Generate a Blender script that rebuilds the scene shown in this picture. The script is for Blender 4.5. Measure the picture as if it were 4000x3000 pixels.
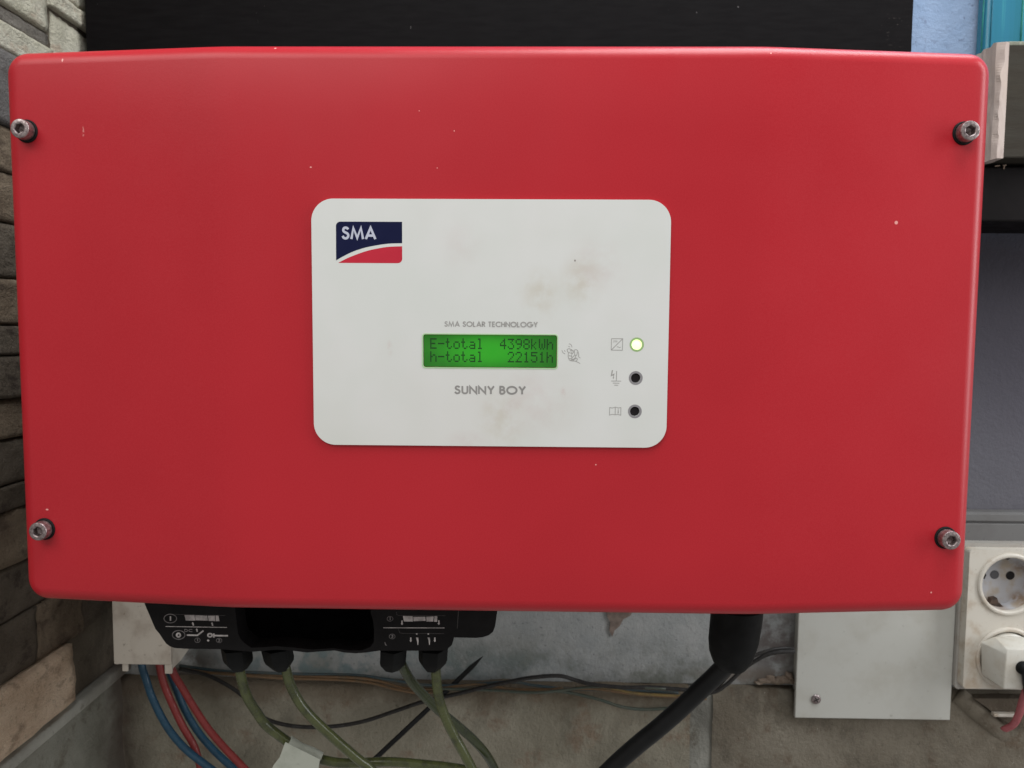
import bpy, bmesh, math, random
from mathutils import Vector, Matrix, noise
random.seed(7)
for o in list(bpy.data.objects): bpy.data.objects.remove(o, do_unlink=True)
scene = bpy.context.scene
COL = scene.collection

# ------------------------------------------------------------ camera
F = 2889.0                                  # focal length in pixels of the 4000 px wide photograph
CAM = Vector((0.0154, -0.3319, 0.0027))
YAW, PITCH, ROLL = -0.0169, 0.0721, 0.0068
cy, sy, cp, sp, cr, sr = math.cos(YAW), math.sin(YAW), math.cos(PITCH), math.sin(PITCH), math.cos(ROLL), math.sin(ROLL)
FWD = Vector((sy*cp, cy*cp, -sp)); r0 = Vector((cy, -sy, 0)); u0 = r0.cross(FWD)
RIGHT = cr*r0 + sr*u0; UP = -sr*r0 + cr*u0
cam_d = bpy.data.cameras.new('camera'); cam = bpy.data.objects.new('camera', cam_d); COL.objects.link(cam)
cam.matrix_world = Matrix(((RIGHT.x, UP.x, -FWD.x, CAM.x), (RIGHT.y, UP.y, -FWD.y, CAM.y), (RIGHT.z, UP.z, -FWD.z, CAM.z), (0, 0, 0, 1)))
cam_d.sensor_width = 36; cam_d.lens = F/4000*36; cam_d.clip_start = 0.01; cam_d.clip_end = 50
scene.camera = cam
cam_d.dof.use_dof = True; cam_d.dof.focus_distance = 0.335; cam_d.dof.aperture_fstop = 24

# ------------------------------------------------------------ light
scene.view_settings.view_transform = 'Standard'; scene.view_settings.look = 'None'
scene.view_settings.exposure = 0.0; scene.view_settings.gamma = 1.0
w = bpy.data.worlds.new('World'); scene.world = w; w.use_nodes = True
bg = w.node_tree.nodes['Background']; bg.inputs[0].default_value = (1.0, 0.975, 0.94, 1); bg.inputs[1].default_value = 0.35

def area(name, loc, target, sx, sz, power, color):
    d = bpy.data.lights.new(name, 'AREA'); d.shape = 'RECTANGLE'; d.size = sx; d.size_y = sz; d.energy = power; d.color = color
    o = bpy.data.objects.new(name, d); COL.objects.link(o); o.location = loc
    o.rotation_euler = (Vector(target)-Vector(loc)).to_track_quat('-Z', 'Y').to_euler()
    return o
area('open_roof_edge_light', (0.40, 0.02, 1.00), (0.20, 0.16, 0.0), 1.2, 0.50, 18.0, (0.93, 0.97, 1.0))
area('porch_opening_light', (-0.80, -1.15, 1.25), (0.0, 0.0, -0.05), 1.6, 0.9, 19.0, (1.0, 0.985, 0.955))
area('doorway_light', (1.35, -0.30, 0.35), (0.1, 0.05, 0.0), 0.40, 1.3, 11.0, (0.95, 0.97, 1.0))

# ------------------------------------------------------------ projection helpers (photo pixel -> point at a real depth)
def ray(px, py): return FWD + RIGHT*((px-2000)/F) + UP*((1500-py)/F)
def at(px, py, Y):
    d = ray(px, py); return CAM + d*((Y-CAM.y)/d.y)
def atx(px, py, X):
    d = ray(px, py); return CAM + d*((X-CAM.x)/d.x)

# ------------------------------------------------------------ materials
def srgb(r, g, b):
    f = lambda c: ((c/255)/12.92 if c/255 <= .04045 else (((c/255)+.055)/1.055)**2.4)
    return (f(r), f(g), f(b), 1)
class M:
    def __init__(s, name):
        s.m = bpy.data.materials.new(name); s.m.use_nodes = True; s.t = s.m.node_tree; s.n = s.t.nodes
        s.b = s.n['Principled BSDF']; s.tc = s.n.new('ShaderNodeTexCoord')
    def link(s, a, b): s.t.links.new(a, b)
    def noise(s, scale, detail=4, rough=.55, vec=None, dist=0):
        n = s.n.new('ShaderNodeTexNoise'); n.inputs['Scale'].default_value = scale; n.inputs['Detail'].default_value = detail
        n.inputs['Roughness'].default_value = rough; n.inputs['Distortion'].default_value = dist
        s.link(vec or s.tc.outputs['Object'], n.inputs['Vector']); return n.outputs['Fac']
    def vec(s, sx, sy_, sz, rot=(0, 0, 0)):
        m = s.n.new('ShaderNodeMapping'); m.inputs['Scale'].default_value = (sx, sy_, sz); m.inputs['Rotation'].default_value = rot
        s.link(s.tc.outputs['Object'], m.inputs['Vector']); return m.outputs[0]
    def ramp(s, fac, a, b, c0=0., c1=1.):
        r = s.n.new('ShaderNodeMapRange'); r.inputs[1].default_value = a; r.inputs[2].default_value = b
        r.inputs[3].default_value = c0; r.inputs[4].default_value = c1; r.interpolation_type = 'SMOOTHSTEP'; s.link(fac, r.inputs[0]); return r.outputs[0]
    def mix(s, fac, a, b, mode='MIX'):
        x = s.n.new('ShaderNodeMix'); x.data_type = 'RGBA'; x.blend_type = mode
        if isinstance(fac, (int, float)): x.inputs[0].default_value = fac
        else: s.link(fac, x.inputs[0])
        for v, i in ((a, 6), (b, 7)):
            if isinstance(v, tuple): x.inputs[i].default_value = v
            else: s.link(v, x.inputs[i])
        return x.outputs[2]
    def math(s, op, a, b=None):
        x = s.n.new('ShaderNodeMath'); x.operation = op
        for v, i in ((a, 0), (b, 1)):
            if v is None: continue
            if isinstance(v, (int, float)): x.inputs[i].default_value = v
            else: s.link(v, x.inputs[i])
        return x.outputs[0]
    def blob(s, p, rx, rz, soft=1.0):
        """soft mask round a point of the object, radii in metres"""
        m = s.n.new('ShaderNodeMapping'); m.vector_type = 'POINT'
        m.inputs['Location'].default_value = (-p[0]/rx, 0, -p[1]/rz); m.inputs['Scale'].default_value = (1/rx, 0, 1/rz)
        s.link(s.tc.outputs['Object'], m.inputs['Vector'])
        l = s.n.new('ShaderNodeVectorMath'); l.operation = 'LENGTH'; s.link(m.outputs[0], l.inputs[0])
        return s.ramp(l.outputs['Value'], 1.0-soft, 1.0, 1., 0.)
    def col(s, c):
        if isinstance(c, tuple): s.b.inputs['Base Color'].default_value = c
        else: s.link(c, s.b.inputs['Base Color'])
        return s
    def set(s, rough=.5, metal=0, spec=.5, coat=0, coat_r=.1):
        if isinstance(rough, (int, float)): s.b.inputs['Roughness'].default_value = rough
        else: s.link(rough, s.b.inputs['Roughness'])
        s.b.inputs['Metallic'].default_value = metal; s.b.inputs['Specular IOR Level'].default_value = spec
        s.b.inputs['Coat Weight'].default_value = coat; s.b.inputs['Coat Roughness'].default_value = coat_r; return s
    def bump(s, h, strength=.3, dist=.001):
        b = s.n.new('ShaderNodeBump'); b.inputs['Strength'].default_value = strength; b.inputs['Distance'].default_value = dist
        s.link(h, b.inputs['Height']); s.link(b.outputs[0], s.b.inputs['Normal']); return s

def simple(name, c, rough=.5, var=.12, scale=60, metal=0, spec=.5, bump=0, bscale=400, c2=None, bdist=.0005):
    m = M(name); n = m.noise(scale)
    dark = tuple(x*(1-var) for x in c[:3])+(1,); light = tuple(min(1, x*(1+var)) for x in c[:3])+(1,)
    m.col(m.mix(m.ramp(n, .35, .65), dark, c2 or light)).set(m.ramp(m.noise(scale*2.3), .3, .7, rough*.88, min(1, rough*1.12)), metal, spec)
    if bump: m.bump(m.noise(bscale, 3), bump, bdist)
    return m.m

def mat_red():
    m = M('red_powder_coat')
    base = m.mix(m.ramp(m.noise(9, 3), .3, .7), (.425, .0130, .0220, 1), (.460, .0155, .0255, 1))
    fine = m.noise(1500, 2)
    base = m.mix(m.ramp(fine, .3, .7, 0, .16), base, (.54, .045, .055, 1))
    chips = None
    pts = [(3517, 865, .0010, .0010), (1219, 657, .0006, .0004), (216, 219, .0005, .0010), (150, 2003, .0009, .0005),
           (1640, 438, .0003, .0003), (1776, 516, .0003, .0004), (2326, 1812, .0004, .0004), (3665, 2332, .0005, .0005),
           (1075, 188, .0006, .0005), (3008, 212, .0005, .0004), (1710, 660, .0003, .0003)]
    for px, py, rx, rz in pts:
        p = at(px, py, 0.002); b = m.blob((p.x, p.z), rx, rz, .5)
        chips = b if chips is None else m.math('MAXIMUM', chips, b)
    # two faint curved scratches: thin ellipses broken up by noise
    p = at(325, 515, .006); sc = m.math('MULTIPLY', m.blob((p.x, p.z), .0007, .0030, .6), m.ramp(m.noise(900), .45, .55))
    chips = m.math('MAXIMUM', chips, m.math('MULTIPLY', sc, .5))
    base = m.mix(chips, base, (.80, .36, .33, 1))
    m.col(base).set(m.ramp(m.noise(25), .3, .7, .31, .37), 0, .5)
    h = m.math('ADD', m.math('MULTIPLY', m.noise(900, 2), .5), m.noise(2600, 1))
    m.b.inputs['Specular IOR Level'].default_value = .32
    return m.bump(h, .22, .00014).m

def mat_label():
    m = M('white_label_film')
    base = m.mix(m.ramp(m.noise(18, 3), .3, .7), (.665, .68, .65, 1), (.71, .71, .695, 1))
    def stain(px, py, rx, rz, k, c, base, sc=130):
        p = at(px, py, -.0012); b = m.math('MULTIPLY', m.blob((p.x, p.z), rx, rz, 1.), m.ramp(m.noise(sc, 5, .6), .28, .72))
        return m.mix(m.math('MULTIPLY', b, k), base, c)
    base = m.mix(m.ramp(m.noise(7, 4, .6), .42, .70, 0, .16), base, (.50, .46, .38, 1))
    brown = (.46, .37, .24, 1); pink = (.52, .36, .34, 1)
    base = stain(2110, 1150, .013, .016, .34, brown, base)
    base = stain(2270, 1100, .013, .016, .40, brown, base, 120)
    base = stain(2330, 1040, .018, .018, .22, pink, base)
    base = stain(1960, 1640, .016, .024, .30, brown, base)
    base = stain(2060, 1570, .032, .022, .28, pink, base, 90)
    base = stain(1800, 960, .014, .016, .14, pink, base, 90)
    base = stain(2200, 1535, .0018, .004, .5, pink, base, 400)
    base = stain(1522, 1362, .002, .005, .4, pink, base, 400)
    base = stain(1830, 1725, .014, .007, .25, pink, base, 120)
    for px, py in ((2246, 1018),):
        p = at(px, py, -.0012); base = m.mix(m.blob((p.x, p.z), .0004, .0006, .5), base, (.18, .16, .14, 1))
    m.col(base).set(.42, 0, .35)
    return m.bump(m.noise(1300, 2), .05, .0001).m

def mat_plaster():
    m = M('blue_painted_plaster')
    a = m.mix(m.ramp(m.noise(14, 5, .6), .3, .7), (.24, .335, .50, 1), (.30, .39, .55, 1))
    a = m.mix(m.ramp(m.noise(180, 4, .6), .60, .72, 0, .55), a, (.11, .13, .20, 1))         # pits
    # shade painted in: the same blue paint turned grey below the timber
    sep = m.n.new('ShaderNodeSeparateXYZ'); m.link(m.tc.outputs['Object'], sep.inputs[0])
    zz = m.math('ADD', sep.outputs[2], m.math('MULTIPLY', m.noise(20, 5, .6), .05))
    shaded = m.mix(m.ramp(m.noise(40, 6, .7), .3, .7), (.33, .345, .345, 1), (.41, .415, .41, 1))
    pr = at(3950, 1300, .28); shaded = m.mix(m.math('MULTIPLY', m.blob((pr.x+.05, pr.z+.045), .24, .26, .6), .93), shaded, (.050, .046, .060, 1))  # shadow under the timber, put into the right-hand wall colour as soft dark zones
    shaded = m.mix(m.math('MULTIPLY', m.blob((pr.x+.05, pr.z-.12), .20, .22, .5), .85), shaded, (.105, .100, .120, 1))
    shaded = m.mix(m.math('MULTIPLY', m.blob((pr.x+.05, pr.z+.06), .24, .17, .6), .75), shaded, (.050, .046, .060, 1))
    shaded = m.mix(m.ramp(m.noise(300, 4, .6), .58, .70, 0, .5), shaded, (.075, .072, .08, 1))
    a = m.mix(m.ramp(zz, .09, .20), shaded, a)
    # grime line towards the bottom where water has stood on the ledge
    p = at(2100, 2640, .28)
    g = m.math('MULTIPLY', m.blob((p.x, p.z), .55, .05, 1.), m.ramp(m.noise(30, 6, .65), .38, .62))
    a = m.mix(m.math('MULTIPLY', g, .85), a, (.15, .16, .13, 1))
    st = m.math('MULTIPLY', m.blob((at(1300, 2600, .28).x, at(1300, 2600, .28).z), .2, .04), m.ramp(m.noise(60, 5, .6), .45, .6))
    a = m.mix(m.math('MULTIPLY', st, .4), a, (.10, .22, .26, 1))
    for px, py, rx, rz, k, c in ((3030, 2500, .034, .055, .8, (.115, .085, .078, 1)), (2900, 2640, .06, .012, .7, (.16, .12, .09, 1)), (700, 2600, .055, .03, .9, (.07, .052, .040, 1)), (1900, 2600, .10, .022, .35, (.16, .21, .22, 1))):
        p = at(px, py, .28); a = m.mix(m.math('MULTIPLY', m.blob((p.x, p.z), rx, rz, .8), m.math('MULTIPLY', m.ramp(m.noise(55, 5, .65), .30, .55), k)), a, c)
    m.col(a).set(.88, 0, .3)
    h = m.math('ADD', m.noise(120, 6, .7), m.math('MULTIPLY', m.noise(420, 3, .6), .5))
    return m.bump(h, .55, .0016).m

def mat_concrete(name, c1, c2, c3, k=1., corner=None):
    m = M(name)
    a = m.mix(m.ramp(m.noise(16, 6, .62, dist=.3), .32, .68), c1, c2)
    a = m.mix(m.ramp(m.noise(38, 6, .7), .52, .68, 0, .8), a, c3)
    a = m.mix(m.ramp(m.noise(9, 6, .7, m.vec(1, 1, .5), .6), .50, .66, 0, .65), a, tuple(x*.5 for x in c1[:3])+(1,))
    a = m.mix(m.ramp(m.noise(260, 4, .7), .58, .75, 0, .6), a, tuple(x*.45 for x in c1[:3])+(1,))
    a = m.mix(m.ramp(m.noise(500, 2, .7), .68, .76, 0, .5), a, (.42, .40, .35, 1))
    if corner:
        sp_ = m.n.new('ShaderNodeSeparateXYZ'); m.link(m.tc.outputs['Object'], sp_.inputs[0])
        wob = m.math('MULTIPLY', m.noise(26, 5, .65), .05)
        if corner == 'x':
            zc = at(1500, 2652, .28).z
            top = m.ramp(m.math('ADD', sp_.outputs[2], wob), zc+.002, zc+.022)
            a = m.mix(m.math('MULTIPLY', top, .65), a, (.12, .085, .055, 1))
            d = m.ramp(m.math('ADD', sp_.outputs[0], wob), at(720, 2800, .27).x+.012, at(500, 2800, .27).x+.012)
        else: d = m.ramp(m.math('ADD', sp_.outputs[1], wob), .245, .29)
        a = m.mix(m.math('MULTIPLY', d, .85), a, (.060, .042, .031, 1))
    m.col(a).set(.9, 0, .3)
    h = m.math('ADD', m.noise(60, 6, .7), m.math('MULTIPLY', m.noise(380, 4, .7), .45))
    return m.bump(h, .8, .003*k).m

def mat_stone(name, c1, c2, c3):
    m = M(name); v = m.vec(1, .8, 1.15, (0.25, 0, 0))
    a = m.mix(m.ramp(m.noise(35, 6, .65, v, .25), .3, .7), c1, c2)
    a = m.mix(m.ramp(m.noise(75, 5, .65, v), .52, .68, 0, .85), a, c3)
    a = m.mix(m.ramp(m.noise(300, 4, .7), .55, .75, 0, .55), a, tuple(x*.4 for x in c1[:3])+(1,))
    a = m.mix(m.ramp(m.noise(700, 3, .7), .55, .70, 0, .35), a, tuple(min(1, x*1.5) for x in c2[:3])+(1,))
    m.col(a).set(.85, 0, .3)
    h = m.math('ADD', m.noise(60, 8, .75, v, .2), m.math('MULTIPLY', m.noise(420, 4, .7), .3))
    return m.bump(h, 1.0, .006).m

def mat_grubby(name, c, dirt, amount=.6, scale=45, rough=.5):
    m = M(name)
    a = m.mix(m.ramp(m.noise(scale, 5, .6), .45, .72, 0, amount), c, dirt)
    a = m.mix(m.ramp(m.noise(scale*7, 4, .6), .62, .74, 0, amount), a, tuple(x*.6 for x in dirt[:3])+(1,))
    m.col(a).set(m.ramp(m.noise(scale*2), .3, .7, rough*.85, min(1, rough*1.2)), 0, .45)
    return m.bump(m.noise(scale*12, 3), .12, .0004).m

def mat_emit(name, c, e, strength, hot=None):
    m = M(name); m.col(c).set(.35)
    if hot:
        x0, rx, z0, rz = hot
        k = m.ramp(m.blob((x0, z0), rx, rz, 1.), 0., 1., .12, 1.)
        ec = m.mix(k, tuple(x*.22 for x in e[:3])+(1,), e)
        ec = m.mix(m.ramp(m.noise(160, 3), .3, .7, 0, .10), ec, (.06, .35, .02, 1))
        m.link(ec, m.b.inputs['Emission Color'])
    else: m.b.inputs['Emission Color'].default_value = e
    m.b.inputs['Emission Strength'].default_value = strength
    return m.m

def mat_steel():
    m = M('tarnished_screw_steel')
    a = m.mix(m.ramp(m.noise(700, 4, .7), .35, .65), (.42, .36, .35, 1), (.20, .155, .16, 1))
    a = m.mix(m.ramp(m.noise(260, 4, .7), .52, .66, 0, .7), a, (.12, .075, .07, 1))
    m.col(a).set(m.ramp(m.noise(500), .3, .7, .30, .52), .85)
    return m.bump(m.noise(1200, 3), .35, .0003).m

def mat_tube(name, c, rough=.35, dirt=(.10, .09, .06, 1), amt=.5, trans=0):
    m = M(name)
    a = m.mix(m.ramp(m.noise(150, 5, .65), .42, .68, 0, amt), c, dirt)
    m.col(a).set(m.ramp(m.noise(300), .3, .7, rough*.7, min(1, rough*1.5)), 0, .5)
    if trans: m.b.inputs['Transmission Weight'].default_value = trans
    return m.bump(m.noise(500, 3), .15, .0005).m

def mat_black_board():
    m = M('black_painted_board')
    v = m.vec(.15, 1, 1)
    a = m.mix(m.ramp(m.noise(300, 4, .6, v), .3, .7), (.0040, .0032, .0036, 1), (.0065, .0056, .006, 1))
    a = m.mix(m.ramp(m.noise(260, 2), .775, .80, 0, .6), a, (.16, .15, .15, 1))
    p = at(3500, 120, .24)
    s = m.math('MULTIPLY', m.blob((p.x, p.z), .02, .02), m.ramp(m.noise(420, 3, .6, m.vec(.5, 1, 1.6)), .64, .70))
    a = m.mix(m.math('MULTIPLY', s, .35), a, (.14, .12, .11, 1))
    m.col(a).set(.6, 0, .07)
    return m.bump(m.noise(240, 3, .5, v), .12, .0005).m

def mat_wood(name, c1, c2, axis):
    m = M(name); v = m.vec(*axis)
    a = m.mix(m.ramp(m.noise(60, 6, .65, v, .8), .3, .7), c1, c2)
    a = m.mix(m.ramp(m.noise(160, 4, .7, v), .55, .70, 0, .45), a, tuple(x*.6 for x in c1[:3])+(1,))
    a = m.mix(m.ramp(m.noise(28, 4, .6), .45, .65, 0, .5), a, tuple(x*f for x, f in zip(c2[:3], (1.05, 1.0, .92)))+(1,))
    m.col(a).set(.85, 0, .2)
    return m.bump(m.noise(110, 5, .7, v, .3), .35, .001).m

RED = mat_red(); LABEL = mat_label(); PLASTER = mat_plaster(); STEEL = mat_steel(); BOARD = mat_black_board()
CONC = mat_concrete('stained_concrete', (.235, .215, .165, 1), (.31, .285, .225, 1), (.215, .155, .11, 1), corner='x')
CONC_R = mat_concrete('brown_concrete', (.155, .132, .10, 1), (.21, .185, .145, 1), (.12, .085, .058, 1))
CONC_B = mat_concrete('grey_concrete', (.21, .205, .18, 1), (.29, .285, .25, 1), (.13, .115, .09, 1))
CONC_S = mat_concrete('side_concrete', (.215, .21, .175, 1), (.30, .295, .25, 1), (.14, .12, .09, 1), corner='y')
MORTAR = mat_concrete('old_mortar', (.085, .068, .05, 1), (.14, .115, .085, 1), (.05, .038, .028, 1))
CHIP = mat_concrete('broken_plaster', (.34, .26, .20, 1), (.26, .20, .155, 1), (.42, .36, .29, 1))
STONES = {
 'cream': mat_stone('cream_stone', (.50, .47, .36, 1), (.62, .585, .48, 1), (.46, .37, .28, 1)),
 'grey': mat_stone('grey_stone', (.19, .17, .145, 1), (.27, .245, .215, 1), (.11, .095, .08, 1)),
 'slate': mat_stone('slate_stone', (.125, .115, .11, 1), (.19, .175, .165, 1), (.09, .078, .07, 1)),
 'brown': mat_stone('brown_stone', (.155, .110, .074, 1), (.25, .19, .132, 1), (.085, .057, .04, 1)),
 'dark': mat_stone('dark_stone', (.095, .072, .052, 1), (.150, .120, .090, 1), (.050, .034, .026, 1)),
 'tan': mat_stone('tan_stone', (.64, .46, .32, 1), (.80, .62, .46, 1), (.38, .26, .18, 1)),
}
BLACKP = simple('black_plastic', (.0065, .006, .0063, 1), .6, .2, 80, bump=.12, bscale=900, spec=.16)
BLACKG = simple('black_grip', (.0010, .0010, .0012, 1), .8, .2, 80, spec=.04)
RUBBER = simple('black_rubber', (.0065, .0068, .007, 1), .62, .25, 70, bump=.15, bscale=600, spec=.15)
CABLEB = simple('black_cable_sheath', (.009, .0095, .010, 1), .45, .25, 50, bump=.1, bscale=500, spec=.22)
INKG = simple('grey_print', (.345, .335, .32, 1), .5, .04, 60)
INKD = simple('dark_grey_print', (.265, .255, .245, 1), .5, .05, 60)
RINGG = simple('grey_ring_print', (.25, .24, .25, 1), .5, .04, 60)
NAVY = simple('navy_print', (.0060, .0085, .042, 1), .5, .04, 60, spec=.12)
LOGR = simple('red_print', (.52, .022, .045, 1), .5, .04, 60, spec=.2)
LOGW = simple('pale_print', (.50, .52, .62, 1), .45, .03, 60)
INKW = simple('worn_white_print', (.42, .40, .39, 1), .6, .25, 300)
INKF = simple('faded_print', (.055, .05, .05, 1), .6, .25, 300)
HOLE = simple('dark_lens', (.012, .010, .011, 1), .35, .1, 60, spec=.25)
DARKMETAL = simple('dark_aluminium', (.03, .03, .032, 1), .5, .15, 40, metal=.6)
LCDDOT = mat_emit('lcd_dark_dot', (.002, .012, .002, 1), (.001, .040, .003, 1), .6)
hx = at(1905, 1372, 0)
LCD = mat_emit('lcd_backlight', (.008, .05, .006, 1), (.018, .330, .008, 1), .90, (hx.x, .040, hx.z, .0125))
LCDRIM = mat_emit('lcd_rim_glow', (.35, .45, .3, 1), (.20, .55, .15, 1), .30)
LED = mat_emit('green_led_lit', (.7, .9, .6, 1), (.72, 1.0, .36, 1), 1.15)
LEDRIM = mat_emit('led_rim_glow', (.2, .26, .15, 1), (.22, .38, .10, 1), .5)
DUCT = mat_grubby('yellowed_white_pvc', (.60, .55, .48, 1), (.26, .19, .14, 1), .55, 40, .5)
BOXW = mat_grubby('white_steel_cover', (.485, .48, .44, 1), (.37, .345, .29, 1), .5, 24, .45)
SOCK = mat_grubby('dirty_white_socket', (.60, .56, .49, 1), (.36, .25, .15, 1), .6, 60, .42)
SOCKIN = mat_grubby('dirty_grey_socket_well', (.50, .50, .52, 1), (.36, .26, .15, 1), .85, 75, .45)
def brown_well():
    m = M('stained_socket_well'); a = m.mix(m.ramp(m.noise(90, 5, .6), .42, .68, 0, .7), (.47, .47, .49, 1), (.40, .31, .20, 1))
    for px, py, r, k in ((3990, 2340, .012, .9), (3995, 2220, .010, .8), (3900, 2375, .008, .8)):
        p = at(px, py, .26); a = m.mix(m.math('MULTIPLY', m.blob((p.x, p.z), r, r*.7, .9), m.math('MULTIPLY', m.ramp(m.noise(140, 4, .6), .3, .55), k)), a, (.24, .15, .08, 1))
    m.col(a).set(.5); return m.m
SOCKIN = brown_well()
PLUGW = mat_grubby('dirty_white_plug', (.62, .60, .54, 1), (.40, .32, .22, 1), .35, 55, .4)
TRUNK = mat_grubby('grey_pvc', (.145, .142, .14, 1), (.10, .09, .085, 1), .4, 35, .5)
BLUEC = mat_tube('blue_cable', (.016, .070, .125, 1), .45, (.012, .04, .07, 1), .5)
REDC = mat_tube('red_cable', (.25, .030, .028, 1), .45, (.16, .02, .02, 1), .5)
GREENC = mat_tube('olive_cable', (.080, .092, .034, 1), .22, (.030, .034, .016, 1), .75)
GREEND = mat_tube('dark_olive_cable', (.042, .054, .022, 1), .20, (.018, .022, .012, 1), .6)
WBROWN = mat_tube('brown_wire', (.16, .09, .04, 1), .5)
WBLUE = mat_tube('dusty_blue_wire', (.04, .065, .075, 1), .5)
WDARK = mat_tube('dark_wire', (.012, .010, .009, 1), .6, (.026, .022, .018, 1))
WGREEN = mat_tube('grey_green_wire', (.05, .065, .05, 1), .5)
WYEL = mat_tube('ochre_wire', (.24, .16, .05, 1), .5)
PINKC = mat_tube('faded_red_cord', (.42, .105, .12, 1), .5, (.28, .07, .08, 1), .5)
TAPE = mat_grubby('white_paper_tape', (.42, .44, .38, 1), (.27, .29, .24, 1), .6, 70, .7)
TIMBER = mat_wood('grey_painted_timber', (.034, .028, .021, 1), (.044, .040, .032, 1), (.2, 1, 1.6))
ENDG = mat_wood('sawn_timber_end', (.46, .375, .34, 1), (.55, .47, .43, 1), (1, 1, .3))
BLKST = simple('black_steel_bar', (.0055, .004, .0042, 1), .55, .2, 50, bump=.1, spec=.10)
def mat_teal():
    m = M('teal_plastic'); v = m.vec(1, 1, .04)
    a = m.mix(m.ramp(m.noise(55, 4, .6, v), .35, .65), (.014, .150, .185, 1), (.026, .190, .29, 1))
    a = m.mix(m.ramp(m.noise(160, 3, .6, v), .56, .66, 0, .7), a, (.045, .27, .33, 1))
    m.col(a).set(.25, 0, .5); m.b.inputs['Transmission Weight'].default_value = .15
    return m.m
TEAL = mat_teal()
TEALG = simple('green_teal_plastic', (.03, .26, .22, 1), .25, .25, 60)

# ------------------------------------------------------------ object helpers
def thing(name, label, cat, loc=(0, 0, 0), group=None):
    o = bpy.data.objects.new(name, None); COL.objects.link(o); o.location = loc; o.empty_display_size = .02
    o['label'] = label; o['category'] = cat
    if group: o['group'] = group
    return o
def wpos(o):
    p = Vector((0, 0, 0))
    while o: p += o.location; o = o.parent
    return p
def link(name, me, mat, parent=None, smooth=False, mats=None, loc=None):
    if mat: me.materials.append(mat)
    for mm in mats or []: me.materials.append(mm)
    if smooth:
        for p in me.polygons: p.use_smooth = True
    o = bpy.data.objects.new(name, me); COL.objects.link(o)
    if parent:
        o.parent = parent; o.location = (Vector(loc) if loc is not None else Vector((0, 0, 0))) - wpos(parent)
    elif loc is not None: o.location = loc
    return o
def fin(name, bm, mat, parent=None, smooth=False, auto=None, loc=None, norm=True):
    if norm: bmesh.ops.recalc_face_normals(bm, faces=bm.faces)
    me = bpy.data.meshes.new(name)
    if auto is not None:
        for e in bm.edges:
            if len(e.link_faces) == 2 and e.calc_face_angle(0) > math.radians(auto): e.smooth = False
        smooth = True
    bm.to_mesh(me); bm.free()
    return link(name, me, mat, parent, smooth, loc=loc)
def tag(o, label, cat, group=None):
    o['label'] = label; o['category'] = cat
    if group: o['group'] = group
    return o
def box(bm, a, b, bev=0, seg=2):
    c = [(a[i]+b[i])/2 for i in range(3)]; s = [abs(b[i]-a[i]) for i in range(3)]
    r = bmesh.ops.create_cube(bm, size=1, matrix=Matrix.Translation(c) @ Matrix.Diagonal((*s, 1)))
    if bev:
        es = list({e for v in r['verts'] for e in v.link_edges})
        bmesh.ops.bevel(bm, geom=es, offset=bev, segments=seg, profile=.5, affect='EDGES')
def rrect(x0, x1, z0, z1, r, n=8):
    pts = []
    for cx, cz, a0 in ((x1-r, z1-r, 0), (x0+r, z1-r, 90), (x0+r, z0+r, 180), (x1-r, z0+r, 270)):
        for i in range(n+1):
            a = math.radians(a0+90*i/n); pts.append((cx+r*math.cos(a), cz+r*math.sin(a)))
    return pts
def circ(cx, cz, r, n=40): return [(cx+r*math.cos(2*math.pi*i/n), cz+r*math.sin(2*math.pi*i/n)) for i in range(n)]
def prism(bm, outline, holes, y0, y1, bev=0):
    """plate with holes between y0 (front) and y1 (back); outline points are (x,z)"""
    es = []
    loops = []
    for lp in [outline]+list(holes):
        vs = [bm.verts.new((x, y0, z)) for x, z in lp]
        loops.append(vs)
        es += [bm.edges.new((vs[i], vs[(i+1) % len(vs)])) for i in range(len(vs))]
    r = bmesh.ops.triangle_fill(bm, use_beauty=True, use_dissolve=False, edges=es)
    faces = [g for g in r['geom'] if isinstance(g, bmesh.types.BMFace)]
    for f in faces:
        f.normal_update()
    ext = bmesh.ops.extrude_face_region(bm, geom=faces)
    nv = [g for g in ext['geom'] if isinstance(g, bmesh.types.BMVert)]
    for v in nv: v.co.y = y1
def flat(bm, pts, y):
    vs = [bm.verts.new((x, y, z)) for x, z in pts]; return bm.faces.new(vs)
def ribbon(bm, pts, wd, y, closed=False):
    pts = [Vector(p) for p in pts]
    n = len(pts); L = []; Rr = []
    for i in range(n):
        a = pts[(i-1) % n] if (i > 0 or closed) else None
        b = pts[(i+1) % n] if (i < n-1 or closed) else None
        d1 = (pts[i]-a).normalized() if a is not None else None
        d2 = (b-pts[i]).normalized() if b is not None else None
        if d1 is None: d1 = d2
        if d2 is None: d2 = d1
        t = d1+d2
        if t.length < 1e-6: t = d1.copy()
        t.normalize(); nr = Vector((-t.y, t.x)); k = max(.42, nr.dot(Vector((-d1.y, d1.x))))
        off = nr*(wd/2/k)
        L.append(pts[i]+off); Rr.append(pts[i]-off)
    m = n if closed else n-1
    vl = [bm.verts.new((p.x, y, p.y)) for p in L]; vr = [bm.verts.new((p.x, y, p.y)) for p in Rr]
    for i in range(m):
        j = (i+1) % n
        try: bm.faces.new((vl[i], vl[j], vr[j], vr[i]))
        except ValueError: pass
def ink(bm):      # every face towards the viewer
    for f in bm.faces:
        f.normal_update()
        if f.normal.y > 0: f.normal_flip()
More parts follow.
